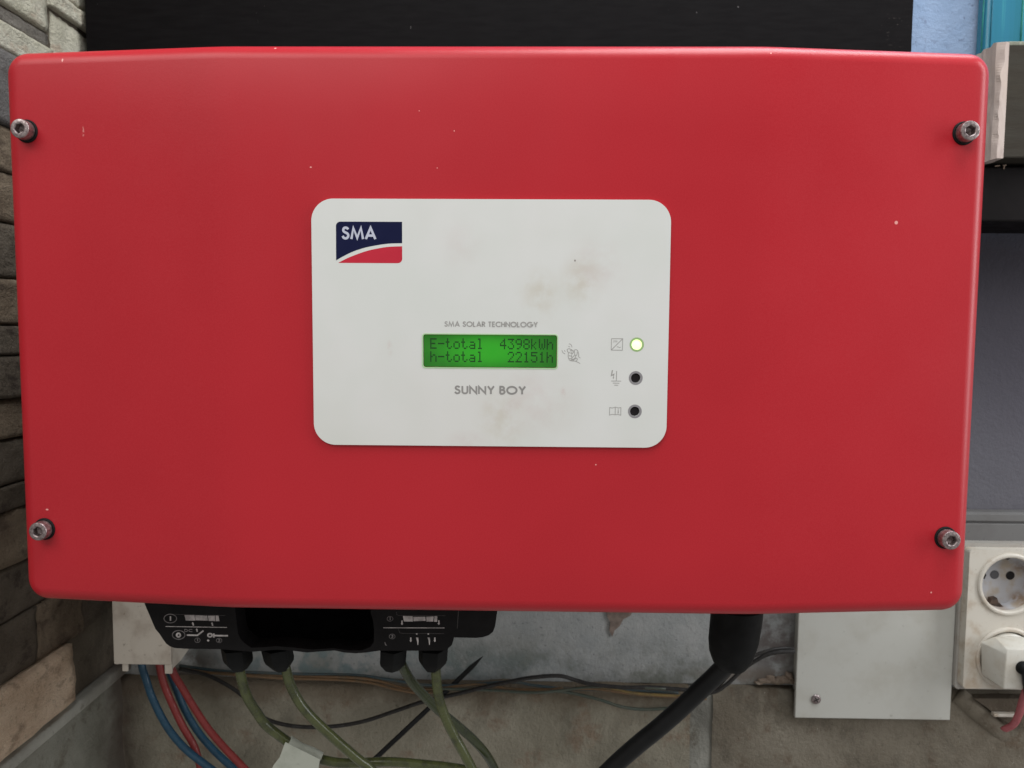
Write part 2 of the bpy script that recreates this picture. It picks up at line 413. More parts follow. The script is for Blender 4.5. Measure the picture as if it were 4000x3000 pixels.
def spline(pts, n=8):
    pts = [Vector(p) for p in pts]; out = []
    P = [pts[0]*2-pts[1]]+pts+[pts[-1]*2-pts[-2]]
    for i in range(1, len(P)-2):
        p0, p1, p2, p3 = P[i-1], P[i], P[i+1], P[i+2]
        for k in range(n):
            t = k/n
            out.append(.5*((2*p1)+(p2-p0)*t+(2*p0-5*p1+4*p2-p3)*t*t+(3*p1-3*p2+p3-p0)*t**3))
    out.append(pts[-1]); return out
def tube(bm, path, r, seg=14, n=8, caps=True, rf=None, flatk=1.):
    path = spline(path, n) if n > 1 else [Vector(p) for p in path]
    up = Vector((0, 1, 0)); rings = []
    for i, p in enumerate(path):
        t = (path[min(i+1, len(path)-1)]-path[max(i-1, 0)]).normalized()
        a = (up-t*up.dot(t)).normalized(); b = t.cross(a); rr = r*(rf(i/(len(path)-1)) if rf else 1)
        rings.append([bm.verts.new(p+(a*math.cos(2*math.pi*k/seg)*flatk+b*math.sin(2*math.pi*k/seg))*rr) for k in range(seg)])
    for i in range(len(rings)-1):
        for k in range(seg):
            bm.faces.new((rings[i][k], rings[i][(k+1) % seg], rings[i+1][(k+1) % seg], rings[i+1][k]))
    if caps: bm.faces.new(rings[0]); bm.faces.new(rings[-1])
def lathe(bm, prof, c, seg=48, ax='y'):
    """prof: list of (radius, y) from back to front, about an axis through c along Y"""
    rings = []
    for r, y in prof:
        if r < 1e-6: rings.append([bm.verts.new((c[0], y, c[1]))])
        else: rings.append([bm.verts.new((c[0]+r*math.cos(2*math.pi*k/seg), y, c[1]+r*math.sin(2*math.pi*k/seg))) for k in range(seg)])
    for a, b in zip(rings, rings[1:]):
        for k in range(seg):
            k2 = (k+1) % seg
            if len(a) == 1 and len(b) == 1: continue
            if len(a) == 1: bm.faces.new((a[0], b[k], b[k2]))
            elif len(b) == 1: bm.faces.new((a[k], a[k2], b[0]))
            else: bm.faces.new((a[k], a[k2], b[k2], b[k]))
def xz(px, py, Y):
    p = at(px, py, Y); return (p.x, p.z)

# ============================================================ THE ROOM: walls
WALL = .28
XL = atx(0, 1500, -.324).x
plw = thing('plaster_wall', 'blue painted rough plaster wall behind the red inverter', 'wall', (0, WALL, -.28))
zled = at(1500, 2652, WALL).z
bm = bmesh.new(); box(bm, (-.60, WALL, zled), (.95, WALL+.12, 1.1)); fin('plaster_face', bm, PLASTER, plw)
# exposed broken plaster above the ledge, uneven lump
bm = bmesh.new()
pts_ = [(2962, 2664, 13, 5), (2988, 2658, 22, 9), (3010, 2650, 15, 15), (3030, 2658, 30, 12), (3062, 2652, 26, 15), (3082, 2640, 14, 16), (3096, 2656, 30, 14), (3140, 2654, 30, 16)]
for n_, (px, py, rx, rz) in enumerate(pts_):
    c_ = at(px, py, WALL-.0005); k_ = .56/F
    r_l = bmesh.ops.create_icosphere(bm, subdivisions=3, radius=1)['verts']
    for v in r_l:
        d_ = 1+.45*noise.noise(v.co*1.7+Vector((n_*7, 0, 0)))+.25*noise.noise(v.co*6+Vector((n_, 3, 0)))
        v.co = Vector((c_.x+v.co.x*rx*1.35*k_*d_, c_.y+v.co.y*.0045*d_, c_.z+v.co.z*rz*k_*d_))
fin('broken_plaster', bm, CHIP, plw, smooth=True)
bm = bmesh.new()
outl = [(2368, 2380), (2475, 2380), (2462, 2404), (2435, 2418), (2420, 2445), (2400, 2462), (2392, 2486), (2380, 2462), (2384, 2430), (2372, 2410)]
prism(bm, [xz(a, b, WALL-.001) for a, b in outl], [], WALL-.0016, WALL+.001); fin('bare_plaster_patch', bm, simple('bare_brown_plaster', (.20, .155, .13, 1), .9, .25, 120, bump=.6), plw)

pl = thing('concrete_plinth', 'stained concrete plinth below the blue plaster, wires lying along its top', 'plinth', (0, WALL-.012, -.45))
def blk(x0, x1, m_, nm, dy=0, zt=None):
    bm = bmesh.new(); n = 60; mz = 30
    ztop = (zt or zled)
    grid = []
    for j in range(mz+1):
        row = []
        for i in range(n+1):
            x = x0+(x1-x0)*i/n; z = -.55+(ztop+.55)*j/mz
            y = WALL-.012+dy+.0022*noise.noise(Vector((x*28, z*28, 3)))+.001*noise.noise(Vector((x*90, z*90, 8)))
            if j == mz: z += .0025*noise.noise(Vector((x*45, 1.5, 0))); y += .004
            row.append(bm.verts.new((x, y, z)))
        grid.append(row)
    top = [bm.verts.new((v.co.x, WALL+.02, v.co.z+.001)) for v in grid[-1]]
    grid.append(top)
    for a, b in zip(grid, grid[1:]):
        for i in range(n): bm.faces.new((a[i], a[i+1], b[i+1], b[i]))
    fin(nm, bm, m_, pl, smooth=True)
j1 = at(2700, 2800, WALL-.012).x; j2 = at(2782, 2800, WALL-.012).x
blk(-.40, j1-.0006, CONC, 'block'); blk(j2+.0006, .95, CONC_R, 'block', .001, zled-.001)
blk(j1-.006, j2+.006, CONC_B, 'mortar_joint', .0022, zled-.0015)

# left wall of stones
sw = thing('stone_wall', 'side wall clad in rough split stones, left of the red inverter', 'wall', (XL, .1, -.28))
zs = atx(0, 2970, XL).z
bm = bmesh.new(); box(bm, (XL-.10, -.045, zs), (XL-.0030, WALL, .8)); fin('mortar_bed', bm, MORTAR, sw)
def stone(y0, y1, z0, z1, kind, proud=0., k=1.):
    """one split stone with an uneven face; y runs from the viewer to the back wall"""
    bm = bmesh.new(); ny, nz = 40, 14; sd = random.random()*50; g = []
    tilt = random.uniform(-.0025, .0025)*k
    for j in range(nz+1):
        row = []
        for i in range(ny+1):
            u, v = i/ny, j/nz
            y = y0+(y1-y0)*u; z = z0+(z1-z0)*v
            e = min(u*(y1-y0), (1-u)*(y1-y0), v*(z1-z0), (1-v)*(z1-z0))
            x = XL+proud+.0016*k*noise.noise(Vector((y*26, z*40, sd)))+.0011*noise.noise(Vector((y*95, z*95, sd)))+.0006*noise.noise(Vector((y*260, z*260, sd)))+tilt*(v-.5)
            x -= .0014*max(0, 1-e/.0011)
            if j in (0, nz): z += .0007*noise.noise(Vector((y*50, sd, j)))
            if i in (0, ny): y += .0014*noise.noise(Vector((z*60, sd, i)))
            row.append(bm.verts.new((x, y, z)))
        g.append(row)
    for a, b in zip(g, g[1:]):
        for i in range(ny): bm.faces.new((a[i], a[i+1], b[i+1], b[i]))
    bd = g[0]+[r[-1] for r in g[1:]]+g[-1][-2::-1]+[r[0] for r in g[-2:0:-1]]
    bk = [bm.verts.new((XL-.013, v.co.y, v.co.z)) for v in bd]
    for i in range(len(bd)):
        j = (i+1) % len(bd); bm.faces.new((bd[i], bd[j], bk[j], bk[i]))
    return fin('stone', bm, STONES[kind], sw, smooth=True)
rows = [-420, -190, 8, 72, 187, 485, 665, 865, 1085, 1270, 1390, 1560, 1722, 1905, 2010, 2230, 2445, 2690, 2962]
zr = [atx(0, r, XL).z for r in rows]
ye = lambda px, py: atx(px, py, XL).y
g = .00045
kinds = ['cream', 'cream', 'grey', 'cream', 'slate', 'brown', 'brown', 'dark', 'brown', 'dark', 'dark', 'brown', 'dark', 'dark', 'brown', 'dark', 'dark', 'tan']
for i, kd in enumerate(kinds):
    z1, z0 = zr[i], zr[i+1]; pr = random.uniform(-.001, .003)
    yb = WALL-.001
    if i in (1, 2, 3):
        split = ye(205, 150) if i == 2 else (ye(208, 180) if i == 3 else ye(190, 60))
        stone(-.05, split-g, z0+g, z1-g, kd, .001 if i != 2 else -.002, .35)
    elif i == 17:
        stone(-.05, ye(268, 2600), z0+.0015, z1-g, 'tan', .006)
    elif i == 16:
        stone(-.05, ye(150, 2560), z0+g, z1-g, 'dark', .001); stone(ye(150, 2560)+2*g, ye(330, 2450), z0+g, z1-g, 'brown', .000)
        stone(ye(330, 2450)+2*g, yb, z0+g, z1-g, 'dark', -.001)
    else:
        s = random.choice([.17, .19, .21, .23]) ; stone(-.05, s-g, z0+g, z1-g, kd, pr)
        stone(s+g, yb, z0+g, z1-g, random.choice([kd, 'dark' if i > 5 else kd]), random.uniform(-.001, .002))
# the two stones in the corner at the top: one reaching down to a slanting joint
stone(ye(190, 60)+2*g, WALL-.001, atx(330, 118, XL).z+g, zr[1]-g, 'cream', .002, .4)
stone(ye(207, 150)+2*g, WALL-.001, zr[4]+g, atx(330, 122, XL).z-g, 'cream', -.0015, .4)
stone(-.05, .20, zr[0]+g, zr[0]+.05, 'cream', 0)

# trim strip and bare plinth under the stones
tr = thing('ledge_strip', 'pale grey mortar strip running under the split stones down to the left', 'ledge', (XL, .1, zs))
bm = bmesh.new(); ny = 70; prof = [(-.012, .0), (.0030, -.0003), (.0042, -.0014), (.0034, -.0085), (.0024, -.0100), (-.012, -.0105)]
gr = []
for i in range(ny+1):
    y = -.05+(WALL-.001+.05)*i/ny; row = []
    for k, (dx, dz) in enumerate(prof):
        nz_ = noise.noise(Vector((y*60, k*3.1, 2)))
        row.append(bm.verts.new((XL+dx+.0010*nz_*(k not in (0, 5)), y, zs-.0012+dz+.0009*nz_)))
    gr.append(row)
for a, b in zip(gr, gr[1:]):
    for k in range(5): bm.faces.new((a[k], a[k+1], b[k+1], b[k]))
fin('strip_body', bm, mat_concrete('pale_mortar', (.34, .33, .29, 1), (.46, .45, .40, 1), (.13, .11, .085, 1), corner='y'), tr, smooth=True)
pw = thing('side_plinth', 'mottled bare concrete wall under the pale strip, bottom left', 'wall', (XL, .1, -.45))
bm = bmesh.new(); gr = []
for j in range(25):
    row = []
    for i in range(61):
        y = -.05+(WALL-.013+.05)*i/60; z = -.55+(zs-.0108+.55)*j/24
        row.append(bm.verts.new((XL+.001+.0028*noise.noise(Vector((y*24, z*24, 5)))+.001*noise.noise(Vector((y*90, z*90, 5))), y, z)))
    gr.append(row)
for a, b in zip(gr, gr[1:]):
    for i in range(60): bm.faces.new((a[i], a[i+1], b[i+1], b[i]))
fin('rough_face', bm, CONC_S, pw, smooth=True)

# black board behind the inverter
x0, x1 = at(333, 100, .24).x, at(3566, 100, .24).x
bm = bmesh.new(); box(bm, (x0, .24, -.06), (x1, .256, .55), .0008, 1)
for v in bm.verts:
    if v.co.x > x1-.002: v.co.x += .0
bb = thing('black_board', 'black painted board mounted on the wall above and behind the red inverter', 'board', (0, .24, .1))
fin('board_panel', bm, BOARD, bb)
for xx in (x0+.04, x1-.06):
    bm = bmesh.new(); box(bm, (xx, .257, -.05), (xx+.03, WALL-.0005, .54)); fin('batten', bm, BOARD, bb)

# ============================================================ THE INVERTER
inv = thing('solar_inverter', 'red wall mounted solar inverter with white display panel and green screen', 'inverter', (0, .1, -.126))
W, H, XB, D = .4480, .2568, .1204, .0096
def face_y(x):
    a = abs(x); s = .006
    if a < XB-s: return 0.
    sl = D/(W/2-XB)
    if a < XB+s: return sl*(a-(XB-s))**2/(4*s)
    return sl*(a-XB)
def lid():
    bm = bmesh.new(); R0 = .0105; rf = .0075; nc = 10
    xs = [-W/2+R0+(W-2*R0)*i/64 for i in range(1, 64)]
    zsn = 10
    def loop(ins, yo, flarez=0):
        x0, x1, z0, z1 = -W/2+ins, W/2-ins, -H/2+ins, H/2-ins; r = R0-ins
        pts = []
        for i in range(nc+1):      # top-left: from left side up
            a = math.radians(180-90*i/nc); pts.append((x0+r+r*math.cos(a), z1-r+r*math.sin(a)))
        pts += [(x, z1) for x in xs]
        for i in range(nc+1):
            a = math.radians(90-90*i/nc); pts.append((x1-r+r*math.cos(a), z1-r+r*math.sin(a)))
        pts += [(x1, (z1-r)+(z0-z1+2*r)*i/zsn) for i in range(1, zsn)]
        for i in range(nc+1):
            a = math.radians(-90*i/nc); pts.append((x1-r+r*math.cos(a), z0+r+r*math.sin(a)))
        pts += [(x, z0) for x in reversed(xs)]
        for i in range(nc+1):
            a = math.radians(270-90*i/nc); pts.append((x0+r+r*math.cos(a), z0+r+r*math.sin(a)))
        pts += [(x0, (z0+r)+(z1-z0-2*r)*i/zsn) for i in range(1, zsn)]
        return [bm.verts.new((x, face_y(x)+yo, z)) for x, z in pts]
    L = [loop(-.0002, .048), loop(-.0002, rf)]
    for k in range(1, 9):
        a = math.radians(90*k/8); L.append(loop(rf*(1-math.cos(a)), rf*(1-math.sin(a))))
    n = len(L[0])
    for a, b in zip(L, L[1:]):
        for i in range(n): bm.faces.new((a[i], a[(i+1) % n], b[(i+1) % n], b[i]))
    # inner return of the skirt
    inn = loop(.0014, .048); inn2 = loop(.0014, .012)
    for a, b in ((inn, L[0]), (inn2, inn)):
        for i in range(n): bm.faces.new((a[i], a[(i+1) % n], b[(i+1) % n], b[i]))
    # face: join the top run with the bottom run column by column
    last = L[-1]; T = (nc+1)+len(xs)+(nc+1)
    top = last[:T]; bot = [None]*T
    for i in range(T):
        t = top[i]
        bot[i] = min(last[T+zsn-1:T+zsn-1+T], key=lambda v: abs(v.co.x-t.co.x)+(0 if v.co.z < 0 else 9)+abs(v.co.z+t.co.z))
    left = [last[0]]+[last[-k] for k in range(1, zsn)]+[bot[0]]
    right = last[T-1:T+zsn]
    cols = [left]
    for i in range(1, T-1):
        c = [top[i]]
        for k in range(1, zsn):
            zz = left[k].co.z*(top[i].co.z/top[0].co.z) if abs(top[0].co.z) > 1e-6 else 0
            c.append(bm.verts.new((top[i].co.x, top[i].co.y, zz)))
        c.append(bot[i]); cols.append(c)
    cols.append(list(right))
    for a, b in zip(cols, cols[1:]):
        for k in range(zsn):
            try: bm.faces.new((a[k], a[k+1], b[k+1], b[k]))
            except ValueError: pass
    return fin('lid', bm, RED, inv, smooth=True)
lid()
bm = bmesh.new(); box(bm, (-W/2+.012, .022, -H/2+.012), (W/2-.012, .225, H/2-.012), .003); fin('housing', bm, DARKMETAL, inv)
bm = bmesh.new(); box(bm, (-.12, .2255, -.10), (.12, .2395, .10)); fin('wall_bracket', bm, DARKMETAL, inv)

# socket head screws
def screw_mesh():
    bm = bmesh.new(); seg = 48; r = .0043; h = .0052; c = .0005
    def ring(rad, y, hexa=False, knurl=0):
        out = []
        for k in range(seg):
            a = 2*math.pi*k/seg; q = rad
            if hexa: q = rad*math.cos(math.pi/6)/math.cos(((a+math.pi/6) % (math.pi/3))-math.pi/6)
            if knurl: q += knurl*(1 if k % 2 else -1)
            out.append(bm.verts.new((q*math.cos(a), y, q*math.sin(a))))
        return out
    R_ = [ring(r, .004), ring(r, 0), ring(r, -.0006, knurl=.00005), ring(r, -h+c, knurl=.00005), ring(r-c*.4, -h+c*.3), ring(r-c, -h), ring(.0026, -h), ring(.0024, -h+.0003, True), ring(.0024, -h+.0030, True)]
    for a, b in zip(R_, R_[1:]):
        for k in range(seg): bm.faces.new((a[k], a[(k+1) % seg], b[(k+1) % seg], b[k]))
    ctr = bm.verts.new((0, -h+.0038, 0))
    for k in range(seg): bm.faces.new((R_[-1][k], R_[-1][(k+1) % seg], ctr))
    bmesh.ops.recalc_face_normals(bm, faces=bm.faces)
    for e in bm.edges:
        if len(e.link_faces) == 2 and e.calc_face_angle(0) > math.radians(28): e.smooth = False
    me = bpy.data.meshes.new('screw'); bm.to_mesh(me); bm.free(); me.materials.append(STEEL)
    for p in me.polygons: p.use_smooth = True
    return me
def washer_mesh():
    bm = bmesh.new(); lathe(bm, [(.0052, .003), (.0052, -.0004), (.0049, -.0009), (.0044, -.0010), (.0043, .0)], (0, 0), 40)
    bmesh.ops.recalc_face_normals(bm, faces=bm.faces)
    me = bpy.data.meshes.new('washer'); bm.to_mesh(me); bm.free(); me.materials.append(RUBBER)
    for p in me.polygons: p.use_smooth = True
    return me
sm, wm = screw_mesh(), washer_mesh()
for k, (px, py) in enumerate(((106, 513), (3764, 521), (175, 2066), (3692, 2100))):
    p0 = at(px, py, .006); y = face_y(p0.x); p = at(px, py, y)
    o = bpy.data.objects.new('screw', sm); COL.objects.link(o); o.parent = inv; o.location = p-inv.location
    sgn = 1 if p.x < 0 else -1
    o.rotation_euler = (0, (.4, 1.1, 2.0, .7)[k], sgn*-.03)
    q = bpy.data.objects.new('washer', wm); COL.objects.link(q); q.parent = o; q.location = (0, 0, 0)

# ---- label panel
YF = -.0012                    # front of the label
pa, pb = at(1221, 778, YF), at(2613, 1743, YF)
lx0, lx1 = at(1219, 769, YF).x*.5+at(1223, 1731, YF).x*.5, at(2627, 787, YF).x*.5+at(2598, 1755, YF).x*.5
lz1, lz0 = (at(1219, 769, YF).z+at(2627, 787, YF).z)/2, (at(1223, 1731, YF).z+at(2598, 1755, YF).z)/2
a, b = at(1652.7, 1303.4, YF), at(2174.7, 1440.6, YF)
a2, b2 = at(1653, 1431.8, YF), at(2177, 1312, YF)
sx0, sx1, sz1, sz0 = (a.x+a2.x)/2, (b.x+b2.x)/2, (a.z+b2.z)/2, (b.z+a2.z)/2
leds = [(xz(2487.6, 1346, YF), .00232), (xz(2483.5, 1476.7, YF), .00213), (xz(2480, 1607, YF), .00213)]
bm = bmesh.new()
prism(bm, rrect(lx0, lx1, lz0, lz1, .0098, 14), [rrect(sx0, sx1, sz0, sz1, .0011, 5)]+[circ(c[0], c[1], r) for c, r in leds], YF, -.0001)
panel = fin('display_panel', bm, LABEL, inv)
S = panel
# screen
bm = bmesh.new(); prism(bm, rrect(sx0+.0002, sx1-.0002, sz0+.0002, sz1-.0002, .0010, 5), [], -.0005, -.00015); scr = fin('lcd_screen', bm, LCD, S)
bm = bmesh.new(); prism(bm, rrect(sx0-.00045, sx1+.00045, sz0-.00045, sz1+.00045, .0014, 5), [rrect(sx0, sx1, sz0, sz1, .0011, 5)], YF-.00012, YF+.0002)
fin('screen_rim', bm, LCDRIM, S)
G = {'E': '1F10101E10101F', '-': '0000001F000000', 't': '08081C08080906', 'o': '00000E1111110E', 'a': '00000E010F110F', 'l': '0C04040404040E',
     '4': '02060A121F0202', '3': '1F02040201110E', '9': '0E11110F01020C', '8': '0E11110E11110E', 'k': '10101214181412', 'W': '1111111515150A',
     'h': '10101619111111', '2': '0E11010204081F', '1': '040C040404040E', '5': '1F101E0101110E'}
ca = at(1680.5, 1319, -.0005); cb = at(2161, 1321.5, -.0005); cpitch = (cb.x-ca.x)/(15*6+5)
r1 = at(1680.5, 1361, -.0005); rp = (ca.z-r1.z)/7; row2 = at(1680.5, 1370, -.0005).z
bm = bmesh.new()
for txt, zt in (('E-total  4398kWh', at(1920, 1322.5, -.0005).z), ('h-total   22151h', at(1920, 1373.5, -.0005).z)):
    for i, ch in enumerate(txt):
        if ch == ' ': continue
        for r in range(7):
            bits = int(G[ch][2*r:2*r+2], 16)
            for c in range(5):
                if bits >> (4-c) & 1:
                    x = ca.x+(i*6+c)*cpitch; z = zt-r*rp
                    flat(bm, [(x, z), (x+cpitch*.93, z), (x+cpitch*.93, z-rp*.93), (x, z-rp*.93)], -.00053)
ink(bm); fin('screen_digits', bm, LCDDOT, S, norm=False)
# lamps
for k, (c, r) in enumerate(leds):
    bm = bmesh.new(); lathe(bm, [(r-.00005, -.0002), (r-.00005, -.0007 if k == 0 else -.0004), (r*.6, -.0010 if k == 0 else -.0005), (0, -.0011 if k == 0 else -.00055)], c, 36)
    o = fin('status_light', bm, LED if k == 0 else HOLE, S, smooth=True)
    o['label'] = ('lit green status light', 'unlit middle status light', 'unlit lower status light')[k]
    bm = bmesh.new(); R1 = r+.00085 if k == 0 else r+.00095
    for i in range(48):
        a0, a1 = 2*math.pi*i/48, 2*math.pi*(i+1)/48
        flat(bm, [(c[0]+q*math.cos(t), c[1]+q*math.sin(t)) for q, t in ((r, a0), (R1, a0), (R1, a1), (r, a1))], YF-.00004)
    ink(bm); fin('light_ring', bm, LEDRIM if k == 0 else RINGG, S, norm=False)

# ---- lettering drawn with strokes
def arc(cx, cy_, rx, ry, a0, a1, n=14): return [(cx+rx*math.cos(math.radians(a0+(a1-a0)*i/n)), cy_+ry*math.sin(math.radians(a0+(a1-a0)*i/n))) for i in range(n+1)]
SP = [(.49, .84), (.41, .96), (.28, 1.), (.14, .95), (.08, .79), (.13, .64), (.28, .54), (.43, .44), (.50, .27), (.43, .08), (.28, .0), (.12, .05), (.02, .22)]
GL = {'S': (.52, [[tuple(p) for p in spline([(a_, b_, 0) for a_, b_ in SP], 4)]]),
 'M': (.98, [[(0, -.06), (.17, .98), (.49, .04), (.81, .98), (.98, -.06)]]), 'A': (.80, [[(0, -.06), (.40, 1.0), (.80, -.06)], [(.16, .27), (.64, .27)]]),
 'O': (1.0, [arc(.5, .5, .5, .5, 0, 360, 36)]), 'L': (.38, [[(0, 1.06), (0, 0), (.40, 0)]]),
 'R': (.50, [[(0, -.06), (0, 1), (.18, 1)]+arc(.20, .74, .26, .26, 90, -90)+[(.0, .48)], [(.20, .47), (.50, -.05)]]),
 'T': (.52, [[(0, 1), (.52, 1)], [(.26, .98), (.26, -.06)]]), 'E': (.42, [[(.44, 1), (0, 1), (0, 0), (.44, 0)], [(.0, .52), (.40, .52)]]),
 'C': (.80, [arc(.5, .5, .5, .5, 48, 312, 28)]), 'H': (.60, [[(0, 1.06), (0, -.06)], [(.6, 1.06), (.6, -.06)], [(0, .52), (.6, .52)]]),
 'N': (.68, [[(0, -.06), (0, .97), (.68, .03), (.68, 1.06)]]), 'G': (1.0, [arc(.5, .5, .5, .5, 45, 355, 30)+[(.55, .44)]]),
 'Y': (.64, [[(0, 1.06), (.32, .50), (.64, 1.06)], [(.32, .52), (.32, -.06)]]),
 'U': (.54, [[(0, 1.06), (0, .27)]+arc(.27, .27, .27, .27, 180, 360)[1:]+[(.54, 1.06)]]),
 'B': (.46, [[(0, 0), (0, 1), (.16, 1)]+arc(.18, .765, .22, .235, 90, -90)+[(0, .53)], [(0, .53), (.18, .53)]+arc(.20, .265, .265, .265, 90, -90)+[(0, 0)]]),
 'D': (.66, [[(0, 0), (0, 1), (.18, 1)]+arc(.2, .5, .46, .5, 90, -90)+[(0, 0)]])}
def text(bm, s, xa, xb, zb, cap, wd, Y, gap=.24, space=.42):
    """xa..xb outer width, zb baseline, cap outer cap height, wd stroke"""
    h = cap-wd; adv = 0; items = []
    ratio = wd/h
    for ch in s:
        if ch == ' ': adv += space; continue
        wch, st = GL[ch]; items.append((adv, st)); adv += wch+gap
    tot = adv-gap; kx = (xb-xa-wd)/(tot); n = 0
    for off, st in items:
        for pl_ in st:
            cl = (Vector(pl_[0][:2])-Vector(pl_[-1][:2])).length < 1e-5 and len(pl_) > 20
            q = [(xa+wd/2+(off+p[0])*kx, zb+wd/2+p[1]*h) for p in pl_]
            if cl: q = q[:-1]
            ribbon(bm, q, wd, Y-n*4e-6, cl); n += 1
mpx = .3319/F
bm = bmesh.new(); a, b = at(1735, 1276, YF), at(2101, 1279, YF)
text(bm, 'SMA SOLAR TECHNOLOGY', a.x, b.x, at(1918, 1277.6, YF).z, 21.5*mpx, 4.3*mpx, YF-.00003, .26, .42); ink(bm); fin('lettering', bm, INKG, S, norm=False)
bm = bmesh.new(); a, b = at(1773.4, 1539, YF), at(2055, 1543, YF)
text(bm, 'SUNNY BOY', a.x, b.x, at(1914, 1541, YF).z, 34.5*mpx, 7.2*mpx, YF-.00003, .27, .40); ink(bm); fin('lettering', bm, INKD, S, norm=False)
# logo
lx = (at(1313, 950, YF).x, at(1571, 950, YF).x); lzt = at(1440, 866, YF).z; lzb = at(1440, 1027.5, YF).z
crv = lambda pts: [tuple(p[:2]) for p in spline([(*xz(px, py, YF), 0) for px, py in pts], 6)]
navy_low = crv([(1313, 1017), (1345, 999), (1381, 982), (1420, 969), (1458, 960.5), (1514, 952), (1571, 950)])
red_top = crv([(1322, 1026), (1358, 1008), (1395, 993), (1427, 982), (1458, 974), (1514, 964.5), (1571, 962)])
r_ = .0020
tl = [(lx[0]+r_-r_*math.cos(t), lzt-r_+r_*math.sin(t)) for t in [math.pi/2*i/8 for i in range(9)]]
br = [(lx[1]-r_+r_*math.cos(t), lzb+r_-r_*math.sin(t)) for t in [math.pi/2*i/8 for i in range(9)]]
def filled(name, poly, Y, m_, par):
    bm = bmesh.new(); vs = [bm.verts.new((x, Y, z)) for x, z in poly]
    es = [bm.edges.new((vs[i], vs[(i+1) % len(vs)])) for i in range(len(vs))]
    bmesh.ops.triangle_fill(bm, use_beauty=True, use_dissolve=False, edges=es); ink(bm); return fin(name, bm, m_, par, norm=False)
filled('logo_field', tl+[(lx[1], lzt)]+navy_low[::-1], YF-.00003, NAVY, S)
filled('logo_wave', red_top+br+[(red_top[0][0]+.0004, lzb)], YF-.00003, LOGR, S)
bm = bmesh.new(); a, b = at(1333, 930, YF), at(1471, 930, YF)
text(bm, 'SMA', a.x, b.x, at(1400, 936, YF).z, 50*mpx, 9.3*mpx, YF-.00007, .24); ink(bm); fin('logo_lettering', bm, LOGW, S, norm=False)
# pictograms
def Z(pts, ox=2150, oy=1250, k=.24116, Y=YF): return [xz(ox+p[0]*k, oy+p[1]*k, Y) for p in pts]
bm = bmesh.new(); wd = .00030
ribbon(bm, Z([(990, 303), (1172, 303), (1165, 490), (985, 487)]), wd, YF-.00003, True); ribbon(bm, Z([(1172, 303), (985, 487)]), wd, YF-.000035)
ribbon(bm, Z([(1078, 442), (1090, 432), (1105, 440), (1120, 448), (1140, 436)]), wd*.8, YF-.00003)
ribbon(bm, Z([(1020, 338), (1085, 341)]), wd*.8, YF-.00003)
for q in (1022, 1048, 1074): ribbon(bm, Z([(q-6, 356), (q+10, 357)]), wd*.7, YF-.00003)
ink(bm); fin('pictogram', bm, INKG, S, norm=False)
bm = bmesh.new(); poly = [(995, 812), (1015, 812), (1000, 885), (1040, 862), (1026, 925), (1034, 925), (1020, 962), (1008, 930), (1014, 930), (1020, 895), (976, 915)]
vs = [bm.verts.new((x, YF-.00003, z)) for x, z in Z(poly)]; bmesh.ops.triangle_fill(bm, use_beauty=True, edges=[bm.edges.new((vs[i], vs[(i+1) % len(vs)])) for i in range(len(vs))])
ribbon(bm, Z([(1073, 825), (1068, 985)]), wd*1.1, YF-.00004); 
for q in (((985, 988), (1145, 990)), ((1010, 1022), (1118, 1024)), ((1035, 1055), (1098, 1057))): ribbon(bm, Z(q), wd, YF-.000035)
ink(bm); fin('pictogram', bm, INKG, S, norm=False)
bm = bmesh.new()
ribbon(bm, Z([(960, 1418), (1005, 1426), (1052, 1410), (1100, 1424), (1142, 1418), (1140, 1542), (1090, 1528), (1048, 1536), (1005, 1527), (957, 1540)]), wd, YF-.00003, True)
ribbon(bm, Z([(1052, 1410), (1048, 1536)]), wd, YF-.000035); ribbon(bm, Z([(1098, 1460), (1098, 1505)]), wd*1.4, YF-.00003); ribbon(bm, Z([(1098, 1440), (1098, 1451)]), wd*1.3, YF-.00003)
ribbon(bm, Z([(1085, 1506), (1112, 1508)]), wd*.8, YF-.000036); ink(bm); fin('pictogram', bm, INKG, S, norm=False)
bm = bmesh.new(); HS = [[(300, 385), (332, 398), (352, 442)], [(290, 425), (318, 438)], [(185, 490), (205, 530), (240, 550)], [(225, 488), (240, 512)],
 [(276, 500), (272, 480), (300, 464), (350, 484), (376, 506), (366, 535), (330, 536), (282, 516), (276, 500)], [(318, 508), (335, 488), (352, 500), (345, 530)],
 [(296, 530), (288, 570), (293, 612), (312, 650), (350, 662), (400, 665), (440, 682), (482, 705)],
 [(384, 508), (392, 486), (414, 480), (440, 494), (455, 540), (460, 598), (486, 616)], [(388, 500), (396, 560), (414, 574), (430, 560), (436, 515)],
 [(352, 540), (344, 580), (350, 606), (382, 582), (398, 552)], [(348, 604), (358, 640), (402, 612), (410, 578)], [(296, 578), (338, 582)], [(302, 622), (344, 626)],
 [(330, 655), (350, 640), (362, 650)], [(362, 655), (420, 616), (440, 640)], [(414, 668), (436, 642)]]
for i, q in enumerate(HS): ribbon(bm, Z([tuple(p[:2]) for p in spline([(a_, b_, 0) for a_, b_ in q], 4)]), wd*.85, YF-.00003-i*4e-6)
ink(bm); fin('pictogram', bm, INKG, S, norm=False)

